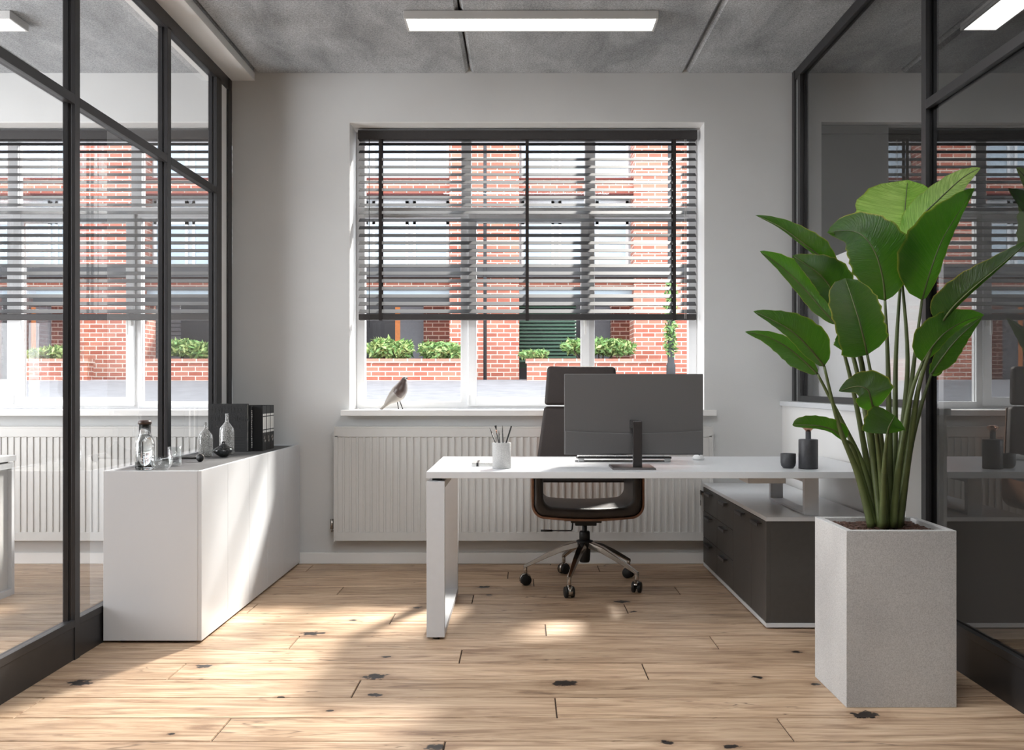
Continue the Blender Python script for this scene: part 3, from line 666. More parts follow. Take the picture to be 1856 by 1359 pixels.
m_ = MB(); m_.hexa([(KX0, 4.70, DZ+.016), (KX1, 4.70, DZ+.016), (KX1, 4.83, DZ+.006), (KX0, 4.83, DZ+.006), (KX0, 4.70, DZ+.026), (KX1, 4.70, DZ+.026), (KX1, 4.83, DZ+.016), (KX0, 4.83, DZ+.016)]); m_.build('keyboard_case', 'stand', r, .002)
for x in (KX0+.004, KX1-.034): bx('foot', (x, 4.70, DZ), (x+.03, 4.715, DZ+.018), 'key_white', r, .002)
m_ = MB()
for row in range(5):
    nk = 15
    for k in range(nk):
        x = KX0+.006+k*(KX1-KX0-.012)/nk; y = 4.705+row*.0245; z = DZ+.026-row*.0019
        m_.box((x, y, z-.002), (x+(KX1-KX0-.012)/nk-.003, y+.021, z+.006))
m_.build('keys', 'key_white', r, .001, 1)
mo = MB(); mo.smooth = True
c = Vector(((1268-CX)/353, 4.85, DZ)); rings = []
for i in range(7):
    ph = i/6*PI/2; rings.append([mo.vert((c.x+.030*math.cos(ph)*math.cos(t_*2*PI/20), c.y+.052*math.cos(ph)*math.sin(t_*2*PI/20), c.z+.004+.024*math.sin(ph))) for t_ in range(20)])
for A, B in zip(rings, rings[1:]):
    for t_ in range(20): mo.face((A[t_], A[(t_+1)%20], B[(t_+1)%20], B[t_]))
base = [mo.vert((c.x+.027*math.cos(t_*2*PI/20), c.y+.048*math.sin(t_*2*PI/20), c.z)) for t_ in range(20)]
for t_ in range(20): mo.face((base[t_], base[(t_+1)%20], rings[0][(t_+1)%20], rings[0][t_]))
mo.face(base[::-1])
r = empty('computer_mouse', c, 'small white computer mouse on the desk right of the monitor', 'mouse')
mo.build('mouse_shell', 'key_white', r)
MB().tube([(c.x, c.y-.03, c.z+.022), (c.x, c.y-.016, c.z+.027)], .003, 8).build('scroll_wheel', 'black', r)

r = empty('pen_cup', (-.091, 4.338, DZ), 'round concrete grey pen cup near the left end of the desk', 'pen cup')
MB().lathe([(.0415, 0), (.043, .002), (.043, .117), (.0415, .119), (.038, .119), (.037, .115), (.037, .006), (.001, .006)], (-.091, 4.338, DZ), 40, True, False).build('cup', 'planter', r)
cupc = Vector((-.091, 4.338, DZ+.008))
def pen(px, py, tipkind, label, name, bo, rad=.0028):
    top = at(px, py, 4.338+bo[1]*1.6); bot = cupc+Vector((bo[0], bo[1], 0))
    rim = cupc.z+.111; d_ = top-bot
    # keep shaft inside the rim
    t_ = (rim-bot.z)/d_.z; q = bot+d_*t_; off = Vector((q.x-cupc.x, q.y-cupc.y, 0))
    if off.length > .033: bot -= (off-off.normalized()*.033)/(1-t_) ; 
    e = empty(name, bot, label, 'pen' if name == 'pen' else name.replace('_', ' '), 'pens and brushes in the concrete cup')
    d_ = top-bot
    if tipkind == 'brush':
        MB().tube([bot, bot+d_*.82], rad, 8).build('shaft', 'black', e); MB().tube([bot+d_*.82, bot+d_*.90], [rad*.9, rad*.8], 8).build('ferrule', 'copper', e); MB().tube([bot+d_*.90, top-d_*.01, top], [rad*.8, rad*2, rad*1.9], 8).build('bristles', 'black', e)
    elif tipkind == 'point':
        MB().tube([bot, bot+d_*.86], rad, 8).build('shaft', 'black', e); MB().tube([bot+d_*.86, bot+d_*.95, top], [rad*.9, rad*.5, rad*.3], 8).build('tip', 'handle', e)
    else:
        MB().tube([bot, bot+d_*.3, top], rad*1.25, 8).build('shaft', 'black', e)
pen(887.5, 775, 'point', 'thin black paintbrush leaning furthest left in the concrete cup', 'paintbrush', (.012, .006))
pen(898, 771, 'brush', 'black brush with a flared dark tip in the concrete cup', 'paintbrush', (.008, -.012))
pen(904, 780, 'point', 'shortest dark pencil standing in the concrete cup', 'pencil', (-.002, .018))
pen(910.5, 771, 'point', 'upright black pencil with a fine point in the concrete cup', 'pencil', (.010, .0))
pen(927, 772, 'flat', 'thick plain black pen leaning right in the concrete cup', 'pen', (-.014, .004))
# notebook beside the cup
nb = empty('notebook', (-.22, 4.46, DZ), 'small grey notebook with dark elastic strap beside the pen cup', 'notebook')
a = at(855, 841, 1)
MB().box((-.232, 4.44, DZ), (-.06, 4.60, DZ+.012)).build('page_block', 'label_white', nb)
MB().box((-.234, 4.438, DZ+.012), (-.058, 4.602, DZ+.015)).build('cover', 'planter', nb, .001)
MB().box((-.213, 4.437, DZ+.0005), (-.203, 4.603, DZ+.0165)).build('strap', 'handle', nb)

# mug and vase
c = Vector(((1429.5-CX)/392, 4.345, DZ))
mg = empty('cup', c, 'small round dark grey cup on the desk left of the cylinder vase', 'cup')
MB().lathe([(.018, 0), (.024, .002), (.032, .012), (.0348, .026), (.035, .067), (.034, .068), (.0325, .067), (.032, .026), (.024, .010), (.001, .006)], c, 36, True, False).build('cup_body', 'ceramic_dark', mg)
c = Vector(((1465-CX)/394, 4.315, DZ))
vs = empty('bottle_vase', c, 'dark grey cylinder vase with narrow neck and copper rim on the desk', 'vase')
MB().lathe([(.041, 0), (.0435, .002), (.0435, .132), (.042, .135), (.016, .136), (.0125, .138), (.0125, .172)], c, 40).build('vase_body', 'ceramic_dark', vs)
MB().lathe([(.012, .170), (.014, .176), (.027, .188), (.0275, .191), (.020, .197), (.012, .2)], c, 32).build('rim', 'copper', vs)

# ------------------------------------------------------------------ office chair
CCX, CCY = .358, 5.31
r = empty('office_chair', (CCX, CCY, 0), 'black leather office chair with walnut shell behind the desk', 'chair')
def u_profile(hw, zt, zb, rad, bow, n=10):
    pts = [(-hw, zt)]
    for k in range(n+1):
        a_ = PI+k/n*PI/2; pts.append((-hw+rad+rad*math.cos(a_), zb+rad+rad*math.sin(a_)))
    for k in range(1, 12):
        u = k/12; pts.append((-hw+rad+(2*hw-2*rad)*u, zb-bow*(1-(2*u-1)**2)))
    for k in range(n+1):
        a_ = 1.5*PI+k/n*PI/2; pts.append((hw-rad+rad*math.cos(a_), zb+rad+rad*math.sin(a_)))
    pts.append((hw, zt)); return pts
def u_shell(outer, inner, y0, y1, name, mat, bevel, dz=lambda y, z: 0):
    b = MB(); ny = 10; n = len(outer); b.smooth = True; O = []; I = []
    for j in range(ny+1):
        y = y0+(y1-y0)*j/ny
        O.append([b.vert((CCX+x, y, z+dz(j/ny, z))) for x, z in outer]); I.append([b.vert((CCX+x, y, z+dz(j/ny, z))) for x, z in inner])
    for j in range(ny):
        for k in range(n-1):
            b.face((O[j][k], O[j][k+1], O[j+1][k+1], O[j+1][k])); b.face((I[j][k], I[j+1][k], I[j+1][k+1], I[j][k+1]))
        for k in (0, n-1): b.face((O[j][k], O[j+1][k], I[j+1][k], I[j][k]))
    for j in (0, ny):
        for k in range(n-1): b.face((O[j][k], O[j][k+1], I[j][k+1], I[j][k]))
    o = b.build(name, mat, r, bevel, 4)
    return o
arm = lambda j, z: (0 if z < .55 else .0)
o1 = u_profile(.303, .665, .412, .075, .012); i1 = u_profile(.291, .665, .424, .066, .012)
u_shell(o1, i1, 5.03, 5.52, 'seat_shell', 'walnut', .002)
o2 = u_profile(.290, .672, .425, .066, .012); i2 = u_profile(.240, .672, .476, .055, .008)
u_shell(o2, i2, 5.02, 5.50, 'seat', 'leather', .022)
def slab(z0, z1, w0, w1, y0, y1, th, name, mat, bev, seg=5):
    b = MB(); b.hexa([(CCX-w0, y0, z0), (CCX+w0, y0, z0), (CCX+w0, y0+th, z0), (CCX-w0, y0+th, z0), (CCX-w1, y1, z1), (CCX+w1, y1, z1), (CCX+w1, y1+th, z1), (CCX-w1, y1+th, z1)])
    o = b.build(name, mat, r, bev, seg)
    for p in o.data.polygons: p.use_smooth = True
    return o
slab(.560, 1.003, .285, .222, 5.475, 5.565, .06, 'backrest', 'fabric', .02)
slab(.575, .995, .283, .220, 5.537, 5.627, .012, 'back_shell', 'walnut', .004)
slab(1.012, 1.243, .221, .203, 5.552, 5.575, .055, 'headrest', 'fabric', .02)
slab(.56, .66, .296, .292, 5.40, 5.45, .10, 'arm_join', 'leather', .02) if False else None
b = MB(); b.tube([(CCX, 5.61, .95), (CCX, 5.625, 1.06)], .012, 10); b.build('headrest_bracket', 'chrome', r)
b = MB(); b.box((CCX-.085, 5.17, .37), (CCX+.085, 5.42, .398)); b.box((CCX-.06, 5.2, .350), (CCX+.06, 5.40, .37)); b.build('tilt_mechanism', 'black', r, .004)
for sx in (-1, 1): MB().tube([(CCX+sx*.085, 5.24, .382), (CCX+sx*.118, 5.24, .382)], .012, 12).build('adjustment_knob', 'chrome', r)
MB().tube([(CCX-.07, 5.24, .365), (CCX-.075, 5.24, .325), (CCX-.08, 5.24, .318), (CCX-.19, 5.24, .318)], .004, 8).tube([(CCX-.185, 5.24, .318), (CCX-.25, 5.24, .318)], .006, 8).build('lever', 'black', r)
MB().lathe([(.014, .26), (.014, .355)], (CCX, CCY, 0), 16).lathe([(.030, .24), (.030, .30), (.026, .305)], (CCX, CCY, 0), 20).lathe([(.046, .225), (.048, .245), (.046, .252), (.03, .256)], (CCX, CCY, 0), 24).lathe([(.026, .13), (.03, .14), (.034, .20), (.04, .225)], (CCX, CCY, 0), 20).build('gas_column', 'black', r)
for k in range(5):
    a_ = PI+k*2*PI/5; ca, sa = math.cos(a_), math.sin(a_); R = .335
    P = lambda rr, z: (CCX+ca*rr, CCY+sa*rr, z)
    b = MB(); secs = [(.035, .236, .024, .022), (.12, .214, .020, .021), (.21, .174, .016, .018), (.30, .128, .012, .014), (.345, .104, .011, .012)]
    rings = []; b.smooth = False
    for rr, z, hw, hh in secs:
        px_, py_ = -sa*hw, ca*hw
        rings.append([b.vert(q) for q in ((CCX+ca*rr+px_, CCY+sa*rr+py_, z-hh), (CCX+ca*rr-px_, CCY+sa*rr-py_, z-hh), (CCX+ca*rr-px_*.8, CCY+sa*rr-py_*.8, z+hh*.6), (CCX+ca*rr+px_*.8, CCY+sa*rr+py_*.8, z+hh*.6))])
    for A, B in zip(rings, rings[1:]):
        for q in range(4): b.face((A[q], A[(q+1)%4], B[(q+1)%4], B[q]))
    b.face(rings[0]); b.face(rings[-1][::-1])
    b.tube([P(.335, .105), P(.335, .066)], .011, 10)
    lg = b.build('leg', 'chrome', r, .004, 3)
    cs = MB(); off = .018; ct = Vector(P(.335+.0, 0)); ta = Vector((-sa, ca, 0)); rot = k*1.3+.2
    ax = Vector((math.cos(rot), math.sin(rot), 0))
    if k == 0: ax = Vector((.25, -1, 0)).normalized()
    if k == 1: ax = Vector((1, .25, 0)).normalized()
    for sgn in (-1, 1):
        c0 = ct+ax*sgn*.008+Vector((0, 0, .030)); c1 = ct+ax*sgn*.026+Vector((0, 0, .030))
        cs.tube([c0, c0+(c1-c0)*.15, c0+(c1-c0)*.85, c1], [.026, .030, .030, .026], 20)
    ck = cs.build('caster', 'black', lg)
    hd = MB(); hd.smooth = True
    pr = []
    fw = ax.cross(Vector((0, 0, 1)))
    for q in range(9):
        an = -.75+q/8*(PI*.8+.75); pt = ct+Vector((0, 0, .030))+fw*(.033*math.cos(an+.2))+Vector((0, 0, .033*math.sin(an+.2)))
        pr.append((hd.vert(pt-ax*.012), hd.vert(pt+ax*.012), hd.vert(pt-ax*.012+Vector((0, 0, .003))), hd.vert(pt+ax*.012+Vector((0, 0, .003)))))
    for A, B in zip(pr, pr[1:]):
        hd.face((A[0], A[1], B[1], B[0])); hd.face((A[2], B[2], B[3], A[3])); hd.face((A[0], B[0], B[2], A[2])); hd.face((A[1], A[3], B[3], B[1]))
    hd.face((pr[0][0], pr[0][2], pr[0][3], pr[0][1])); hd.face((pr[-1][0], pr[-1][1], pr[-1][3], pr[-1][2]))
    hd.build('caster_hood', 'chrome', lg)

# ------------------------------------------------------------------ things on the sideboard
ST = SZ-.006
c = Vector((-1.70, 4.235, ST))
r = empty('water_bottle', c, 'clear glass water bottle with dark brown cap on the near end of the sideboard', 'bottle')
MB().lathe([(.036, 0), (.040, .004), (.042, .02), (.042, .115), (.040, .130), (.030, .152), (.026, .162), (.026, .205), (.0235, .205), (.0235, .160), (.027, .150), (.036, .130), (.038, .115), (.038, .02), (.034, .009), (.001, .009)], c, 40).build('glass_body', 'clear', r)
MB().lathe([(.0375, .010), (.0375, .12), (.034, .135), (.024, .158)], c, 32).build('water', 'water', r)
MB().lathe([(.022, .190), (.022, .205), (.029, .206), (.029, .216), (.024, .222), (.01, .224)], c, 32).build('cap', 'brown_cap', r)
def tumbler(c, prof, name, label, g):
    t_ = empty(name, c, label, 'drinking glass', g); MB().lathe(prof, c, 32).build('glass_body', 'thin', t_)
tumbler(Vector((-1.637, 4.43, ST)), [(.024, 0), (.030, .006), (.031, .09), (.029, .09), (.028, .012), (.001, .010)], 'tumbler', 'tall straight clear tumbler on the sideboard behind the rounded glass bowl', 'drinking glasses on the sideboard')
tumbler(Vector((-1.615, 4.21, ST)), [(.022, 0), (.028, .002), (.043, .022), (.049, .042), (.049, .062), (.047, .062), (.047, .042), (.040, .024), (.024, .009), (.001, .008)], 'glass_bowl', 'small rounded clear glass bowl beside the water bottle on the sideboard', 'drinking glasses on the sideboard')
# unidentified black rod with round end
r = empty('magnifier', (-1.60, 4.66, ST), 'black rod ending in a round black disc with chrome edge lying on the sideboard', 'magnifier')
yy = 4.66; MB().tube([(-1.598, yy, ST+.0195), (-1.598, yy+.016, ST+.0195)], .0185, 28).build('disc', 'black', r)
MB().tube([(-1.598, yy+.003, ST+.0195), (-1.598, yy+.014, ST+.0195)], .0196, 28).build('rim', 'chrome', r)
MB().tube([(-1.612, yy+.008, ST+.0195), (-1.70, yy+.010, ST+.018), (-1.79, yy+.02, ST+.010)], [.007, .0055, .004], 10).build('handle', 'handle', r)
# speckled bottles
c = Vector((-1.69, 5.02, ST))
r = empty('glass_bottle_vase', c, 'shorter speckled grey glass bottle vase on the sideboard next to the post', 'vase', 'speckled bottle vases')
P1 = [(.030, 0), (.036, .004), (.038, .03), (.038, .095), (.035, .115), (.022, .135), (.010, .145), (.0075, .155), (.0075, .182)]
def thick(P, t_=.0025): return P+[(max(q-t_, .003), z) for q, z in P[::-1][:-1]]+[(.001, .006)]
MB().lathe(thick(P1), c, 32).build('glass_body', 'speckled', r)
c = Vector((-1.62, 5.16, ST))
r = empty('glass_bottle_vase', c, 'taller speckled grey glass bottle vase in front of the black book', 'vase', 'speckled bottle vases')
P2 = [(.034, 0), (.040, .004), (.0405, .03), (.040, .125), (.037, .145), (.022, .165), (.011, .178), (.009, .19), (.009, .226)]
MB().lathe(thick(P2), c, 32).build('glass_body', 'speckled', r)
c = Vector((-1.575, 4.96, ST))
r = empty('squat_vase', c, 'squat dark smoked glass vase with short neck in front of the bottle vases', 'vase')
MB().lathe(thick([(.012, 0), (.020, .003), (.046, .022), (.056, .034), (.054, .041), (.034, .053), (.014, .066), (.009, .074), (.010, .084)]), c, 36).build('glass_body', 'smoked', r)
# books
def book(x0, x1, y0, y1, h, cover, name, label, rotz, g='books and binder at the far end of the sideboard', th=.003):
    e = empty(name, ((x0+x1)/2, (y0+y1)/2, ST), label, 'book' if name == 'book' else 'binder', g)
    c_ = MB(); c_.box((x0, y0, ST), (x1, y0+th, ST+h)); c_.box((x0, y1-th, ST), (x1, y1, ST+h)); c_.box((x0, y0+th, ST), (x0+th, y1-th, ST+h)); c_.build('cover', cover, e, .0008)
    MB().box((x0+th, y0+th, ST+.004), (x1-.004, y1-th, ST+h-.004)).build('pages', 'paper', e)
    e.rotation_euler.z = rotz
    return e
def txt(body, size, loc, rot, mat, par, name='lettering', ext=.0006):
    cu = bpy.data.curves.new(name, 'FONT'); cu.body = body; cu.size = size; cu.extrude = ext; cu.materials.append(M[mat])
    tmp = bpy.data.objects.new(name, cu); COL.objects.link(tmp)
    dg = bpy.context.evaluated_depsgraph_get(); me = bpy.data.meshes.new_from_object(tmp.evaluated_get(dg))
    bpy.data.objects.remove(tmp)
    me.name = name; o = bpy.data.objects.new(name, me); COL.objects.link(o); o.location = loc; o.rotation_euler = rot
    if not me.materials: me.materials.append(M[mat])
    o.parent = par; o.matrix_parent_inverse = world_m(par).inverted(); return o
b1 = book(-1.79, -1.565, 5.36, 5.385, .275, 'book_black', 'book', 'large black book standing cover forward with embossed lettering', 0.0)
bx0 = -1.79
txt('DESIGN', .044, (bx0+.085, 5.3595, ST+.175), (PI/2, 0, 0), 'relief', b1)
e = MB(); rnd = random.Random(3)
for (zz, xa_, xb_) in ((.225, .02, .20), (.178, .02, .075), (.13, .02, .05), (.13, .105, .18)):   # worn unreadable letters as broken strokes
    x = xa_
    while x < xb_:
        wdt = .008+rnd.random()*.006
        e.box((bx0+x, 5.3592, ST+zz), (bx0+x+.0028, 5.36, ST+zz+.028))
        if rnd.random() < .6: e.box((bx0+x, 5.3592, ST+zz+rnd.choice((0, .012, .0255))), (bx0+x+wdt, 5.36, ST+zz+rnd.choice((0, .012, .0255))*0+.003+rnd.random()*0+zz*0) if False else (bx0+x+wdt, 5.36, ST+zz+.0285)) if False else None
        k_ = rnd.choice((0, .012, .025)); e.box((bx0+x, 5.3592, ST+zz+k_), (bx0+x+wdt, 5.36, ST+zz+k_+.003))
        x += wdt+.008
for q in range(9): e.box((bx0+.105, 5.3592, ST+.095-q*.009), (bx0+.205, 5.36, ST+.0965-q*.009))
e.build('cover_relief', 'relief', b1)
# two slim volumes, spines to the room
def spine_book(y0, y1, x1, h, name, label, mat='book_black'):
    e = empty(name, (x1-.1, (y0+y1)/2, ST), label, 'book' if name == 'book' else 'binder', 'books and binder at the far end of the sideboard')
    c_ = MB(); x0 = x1-.21
    c_.box((x0, y0, ST), (x1, y0+.003, ST+h)); c_.box((x0, y1-.003, ST), (x1, y1, ST+h)); c_.box((x1-.003, y0+.003, ST), (x1, y1-.003, ST+h)); c_.build('cover', mat, e, .0008)
    MB().box((x0+.005, y0+.003, ST+.004), (x1-.003, y1-.003, ST+h-.004)).build('pages', 'paper', e)
    return e
e1 = spine_book(5.392, 5.432, -1.555, .262, 'book', 'slim black book with pale spine lettering beside the binders')
m_ = MB(); rnd = random.Random(5); z = ST+.02
while z < ST+.24:
    h_ = .004+rnd.random()*.007; m_.box((-1.5552, 5.402, z), (-1.5545, 5.402+.010+rnd.random()*.008, z+h_)); z += h_+.004
m_.build('spine_lettering', 'label_white', e1)
for q, yy in enumerate((5.437, 5.520, 5.603)):
    lab = ['black ring binder with white spine label nearest the slim book', 'middle one of three black ring binders with white spine labels', 'black ring binder with white spine label nearest the window wall'][q]
    e2 = empty('ring_binder', (-1.62, yy+.04, ST), lab, 'binder', 'books and binder at the far end of the sideboard')
    m_ = MB(); y0, y1, x0, x1, h = yy, yy+.080, -1.76, -1.50, .262
    m_.box((x0, y0, ST), (x1, y0+.003, ST+h)); m_.box((x0, y1-.003, ST), (x1, y1, ST+h)); m_.box((x1-.003, y0+.003, ST), (x1, y1-.003, ST+h)); m_.build('cover', 'black', e2, .001)
    MB().box((x0+.01, y0+.006, ST+.005), (x1-.02, y1-.02, ST+h-.02)).build('pages', 'paper', e2)
    m_ = MB()
    for a_, b2 in ((.006, .027), (.031, .050), (.054, .072)):
        m_.box((x1, y0+a_, ST+.105), (x1+.0008, y0+b2, ST+.118)); m_.box((x1, y0+a_, ST+.124), (x1+.0008, y0+b2, ST+.196)); m_.box((x1, y0+a_, ST+.202), (x1+.0008, y0+b2, ST+.214))
    m_.build('spine_label', 'label_white', e2)
    m_ = MB(); cy = (y0+y1)/2; pts = [(x1+.001, cy+.013*math.cos(t_*PI/8), ST+.065+.017*math.sin(t_*PI/8)) for t_ in range(17)]
    m_.tube(pts, .0018, 6); m_.build('finger_ring', 'chrome', e2)

# ------------------------------------------------------------------ bird ornament on the sill
YBd = 6.045
r = empty('bird_figurine', at(718, 743, YBd), 'slender carved bird ornament with brown back standing on the window sill', 'ornament')
def P_(x, y, dy=0): return at(680+x/16.99, 670+y/16.99, YBd+dy)
sp = [(160, 1230), (300, 1110), (430, 960), (560, 850), (690, 740), (790, 590), (850, 440), (880, 340), (905, 275), (950, 258)]
ra = [2, 3, 7, 11.5, 14, 13, 9, 5.6, 4.4, 2]
def smooth_path(P, R, n=4):
    o = []; q = []
    for i in range(len(P)-1):
        p0, p1, p2, p3 = P[max(i-1, 0)], P[i], P[i+1], P[min(i+2, len(P)-1)]
        for k in range(n):
            t = k/n
            o.append(tuple(.5*((2*b)+(-a+c)*t+(2*a-5*b+4*c-d_)*t*t+(-a+3*b-3*c+d_)*t**3) for a, b, c, d_ in zip(p0, p1, p2, p3)))
            q.append(R[i]*(1-t)+R[i+1]*t)
    o.append(tuple(P[-1])); q.append(R[-1]); return o, q
sp2, ra2 = smooth_path(sp, ra)
k = YBd/F
MB().tube([P_(x, y) for x, y in sp2], [q*k for q in ra2], 20).build('bird_body', 'bird_white', r)
wg, wr = smooth_path([(600, 830, 0), (680, 760, 0), (770, 620, 0), (830, 480, 0), (870, 360, 0), (905, 268, 0)], [3, 11.5, 12, 8.8, 5.6, 4.2])
MB().tube([P_(x, y, -.013) for x, y, _ in wg], [q*k for q in wr], 18).build('wing', 'bird_dark', r)
MB().tube([P_(930, 258), P_(1015, 262)], [2*k, .4*k], 8).build('beak', 'black', r)
for (a_, b_2) in (((680, 950), (720, 1245)), ((755, 950), (850, 1245))):
    p1 = P_(*b_2); p1.z = .9745
    MB().tube([P_(*a_), p1], .9*k, 8).build('leg', 'black', r)

# ------------------------------------------------------------------ planter and plant
PX0, PX1, PY0, PY1, PZ = 1.139, 1.526, 3.288, 3.64, .62
r = empty('potted_plant', ((PX0+PX1)/2, (PY0+PY1)/2, 0), 'large bird of paradise plant in a tall square concrete planter', 'potted plant')
p = MB(); t = .026
o = [(PX0, PY0), (PX1, PY0), (PX1, PY1), (PX0, PY1)]; q = [(PX0+t, PY0+t), (PX1-t, PY0+t), (PX1-t, PY1-t), (PX0+t, PY1-t)]
ob = [p.vert((x, y, 0)) for x, y in o]; ot = [p.vert((x, y, PZ)) for x, y in o]; it = [p.vert((x, y, PZ)) for x, y in q]; ib = [p.vert((x, y, PZ-.05)) for x, y in q]
p.face(ob[::-1]); p.face(ib)
for k in range(4):
    n_ = (k+1)%4; p.face((ob[k], ob[n_], ot[n_], ot[k])); p.face((ot[k], ot[n_], it[n_], it[k])); p.face((it[k], it[n_], ib[n_], ib[k]))
p.build('planter', 'planter', r, .002)
so = MB(); rnd = random.Random(2)
so.box((PX0+t, PY0+t, PZ-.05), (PX1-t, PY1-t, PZ-.022))
for _ in range(700):
    x = rnd.uniform(PX0+t+.01, PX1-t-.01); y = rnd.uniform(PY0+t+.01, PY1-t-.01); sz = rnd.uniform(.004, .013); z = PZ-.022
    so.hexa([(x+rnd.uniform(-1, 1)*sz+dx*sz, y+rnd.uniform(-.4, .4)*sz+dy*sz, z+dz*sz*.9) for dx, dy, dz in ((-1,-1,-.5),(1,-1,-.5),(1,1,-.5),(-1,1,-.5),(-.7,-.7,1),(.7,-.7,.7),(.7,.7,1),(-.7,.7,.8))])
so.build('soil', 'soil', r)
Y0p = 3.46
LEAVES = [  # midrib pixels base->tip with depth offset (m), half widths px (left, right of travel), fold depth ratios, droop curl
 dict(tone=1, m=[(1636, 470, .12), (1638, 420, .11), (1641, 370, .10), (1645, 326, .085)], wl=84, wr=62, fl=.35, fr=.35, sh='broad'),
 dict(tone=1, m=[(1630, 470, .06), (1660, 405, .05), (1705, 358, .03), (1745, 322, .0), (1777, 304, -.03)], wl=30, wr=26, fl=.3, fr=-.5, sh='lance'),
 dict(m=[(1671, 544, .0), (1685, 495, -.02), (1706, 438, -.02), (1734, 390, -.01), (1767, 341, .02)], wl=74, wr=22, fl=-.5, fr=.9, sh='oval'),
 dict(m=[(1604, 545, -.02), (1600, 505, -.04), (1588, 462, -.05), (1567, 430, -.04), (1540, 418, .0), (1500, 421, .04)], wl=48, wr=70, fl=.25, fr=.25, sh='broad2'),
 dict(m=[(1520, 496, .0), (1488, 466, -.02), (1452, 438, -.03), (1412, 410, -.02), (1369, 390, .0)], wl=4, wr=26, fl=1.4, fr=-.7, sh='lance'),
 dict(m=[(1516, 588, .02), (1490, 560, .02), (1455, 520, .02), (1415, 482, .01), (1377, 455, .0)], wl=14, wr=44, fl=1.0, fr=.5, sh='lance'),
 dict(m=[(1518, 560, .01), (1506, 522, -.01), (1486, 498, -.03), (1462, 480, -.03), (1436, 463, -.02)], wl=20, wr=44, fl=1.0, fr=-.3, sh='oval'),
 dict(m=[(1572, 643, -.10), (1565, 612, -.13), (1555, 574, -.14), (1543, 537, -.12), (1532, 504, -.08)], wl=42, wr=50, fl=.35, fr=.35, sh='blunt'),
 dict(m=[(1705, 587, -.16), (1728, 556, -.19), (1766, 520, -.23), (1812, 482, -.27), (1868, 434, -.30)], wl=36, wr=7, fl=.5, fr=1.0, sh='lance2'),
 dict(m=[(1672, 656, -.12), (1690, 628, -.15), (1714, 602, -.16), (1748, 582, -.15), (1784, 571, -.12)], wl=44, wr=16, fl=-.3, fr=.8, sh='oval'),
 dict(m=[(1688, 678, .02), (1705, 652, .01), (1728, 622, .0), (1752, 598, .0), (1780, 574, .0)], wl=14, wr=26, fl=.6, fr=.4, sh='lance'),
 dict(m=[(1494, 664, -.08), (1470, 634, -.10), (1440, 604, -.12), (1404, 582, -.12), (1365, 564, -.10)], wl=14, wr=40, fl=1.0, fr=-.3, sh='oval'),
 dict(m=[(1482, 678, .02), (1455, 652, .02), (1425, 628, .02), (1390, 610, .02), (1350, 601, .02)], wl=22, wr=20, fl=.4, fr=.4, sh='lance'),
 dict(m=[(1583, 742, -.18), (1578, 722, -.21), (1572, 706, -.22), (1552, 700, -.21), (1520, 709, -.17)], wl=26, wr=44, fl=.2, fr=-.2, sh='oval'),
 dict(m=[(1608, 786, -.19), (1611, 774, -.205), (1616, 764, -.21), (1622, 753, -.20)], wl=44, wr=34, fl=.3, fr=.3, sh='broad'),
 dict(m=[(1532, 798, -.04), (1512, 780, -.06), (1486, 772, -.07), (1458, 770, -.06), (1436, 770, -.04)], wl=6, wr=18, fl=1.0, fr=-.6, sh='blunt'),
 dict(m=[(1545, 640, .10), (1540, 615, .11), (1532, 600, .11), (1525, 590, .10)], wl=28, wr=14, fl=.4, fr=.4, sh='oval'),
 dict(m=[(1585, 470, .06), (1565, 440, .06), (1550, 432, .05), (1530, 426, .04), (1498, 421, .02)], wl=12, wr=12, fl=.4, fr=.4, sh='lance'),
 dict(m=[(1700, 660, .08), (1693, 670, .08), (1684, 678, .07)], wl=16, wr=12, fl=.2, fr=.2, sh='oval'),
]
SH = {'broad': lambda t: min(1, (t/.18)**.6)*(1-max(0, (t-.62)/.38)**2.2)**.6,
      'broad2': lambda t: min(1, (t/.30)**.7)*(1-max(0, (t-.40)/.60)**1.5)**.9,
      'oval': lambda t: min(1, (t/.25)**.6)*(1-max(0, (t-.3)/.7)**1.7),
      'blunt': lambda t: min(1, (t/.14)**.55)*(1-max(0, (t-.60)/.40)**2.2)**.6,
      'lance': lambda t: min(1, (t/.3)**.65)*(1-max(0, (t-.35)/.65)**1.6),
      'lance2': lambda t: min(1, (t/.2)**.65)*(1-max(0, (t-.35)/.65)**1.8)}
lf = MB(); st = MB()
def catmull(P, n):
    return smooth_path(P, [0]*len(P), n)[0]
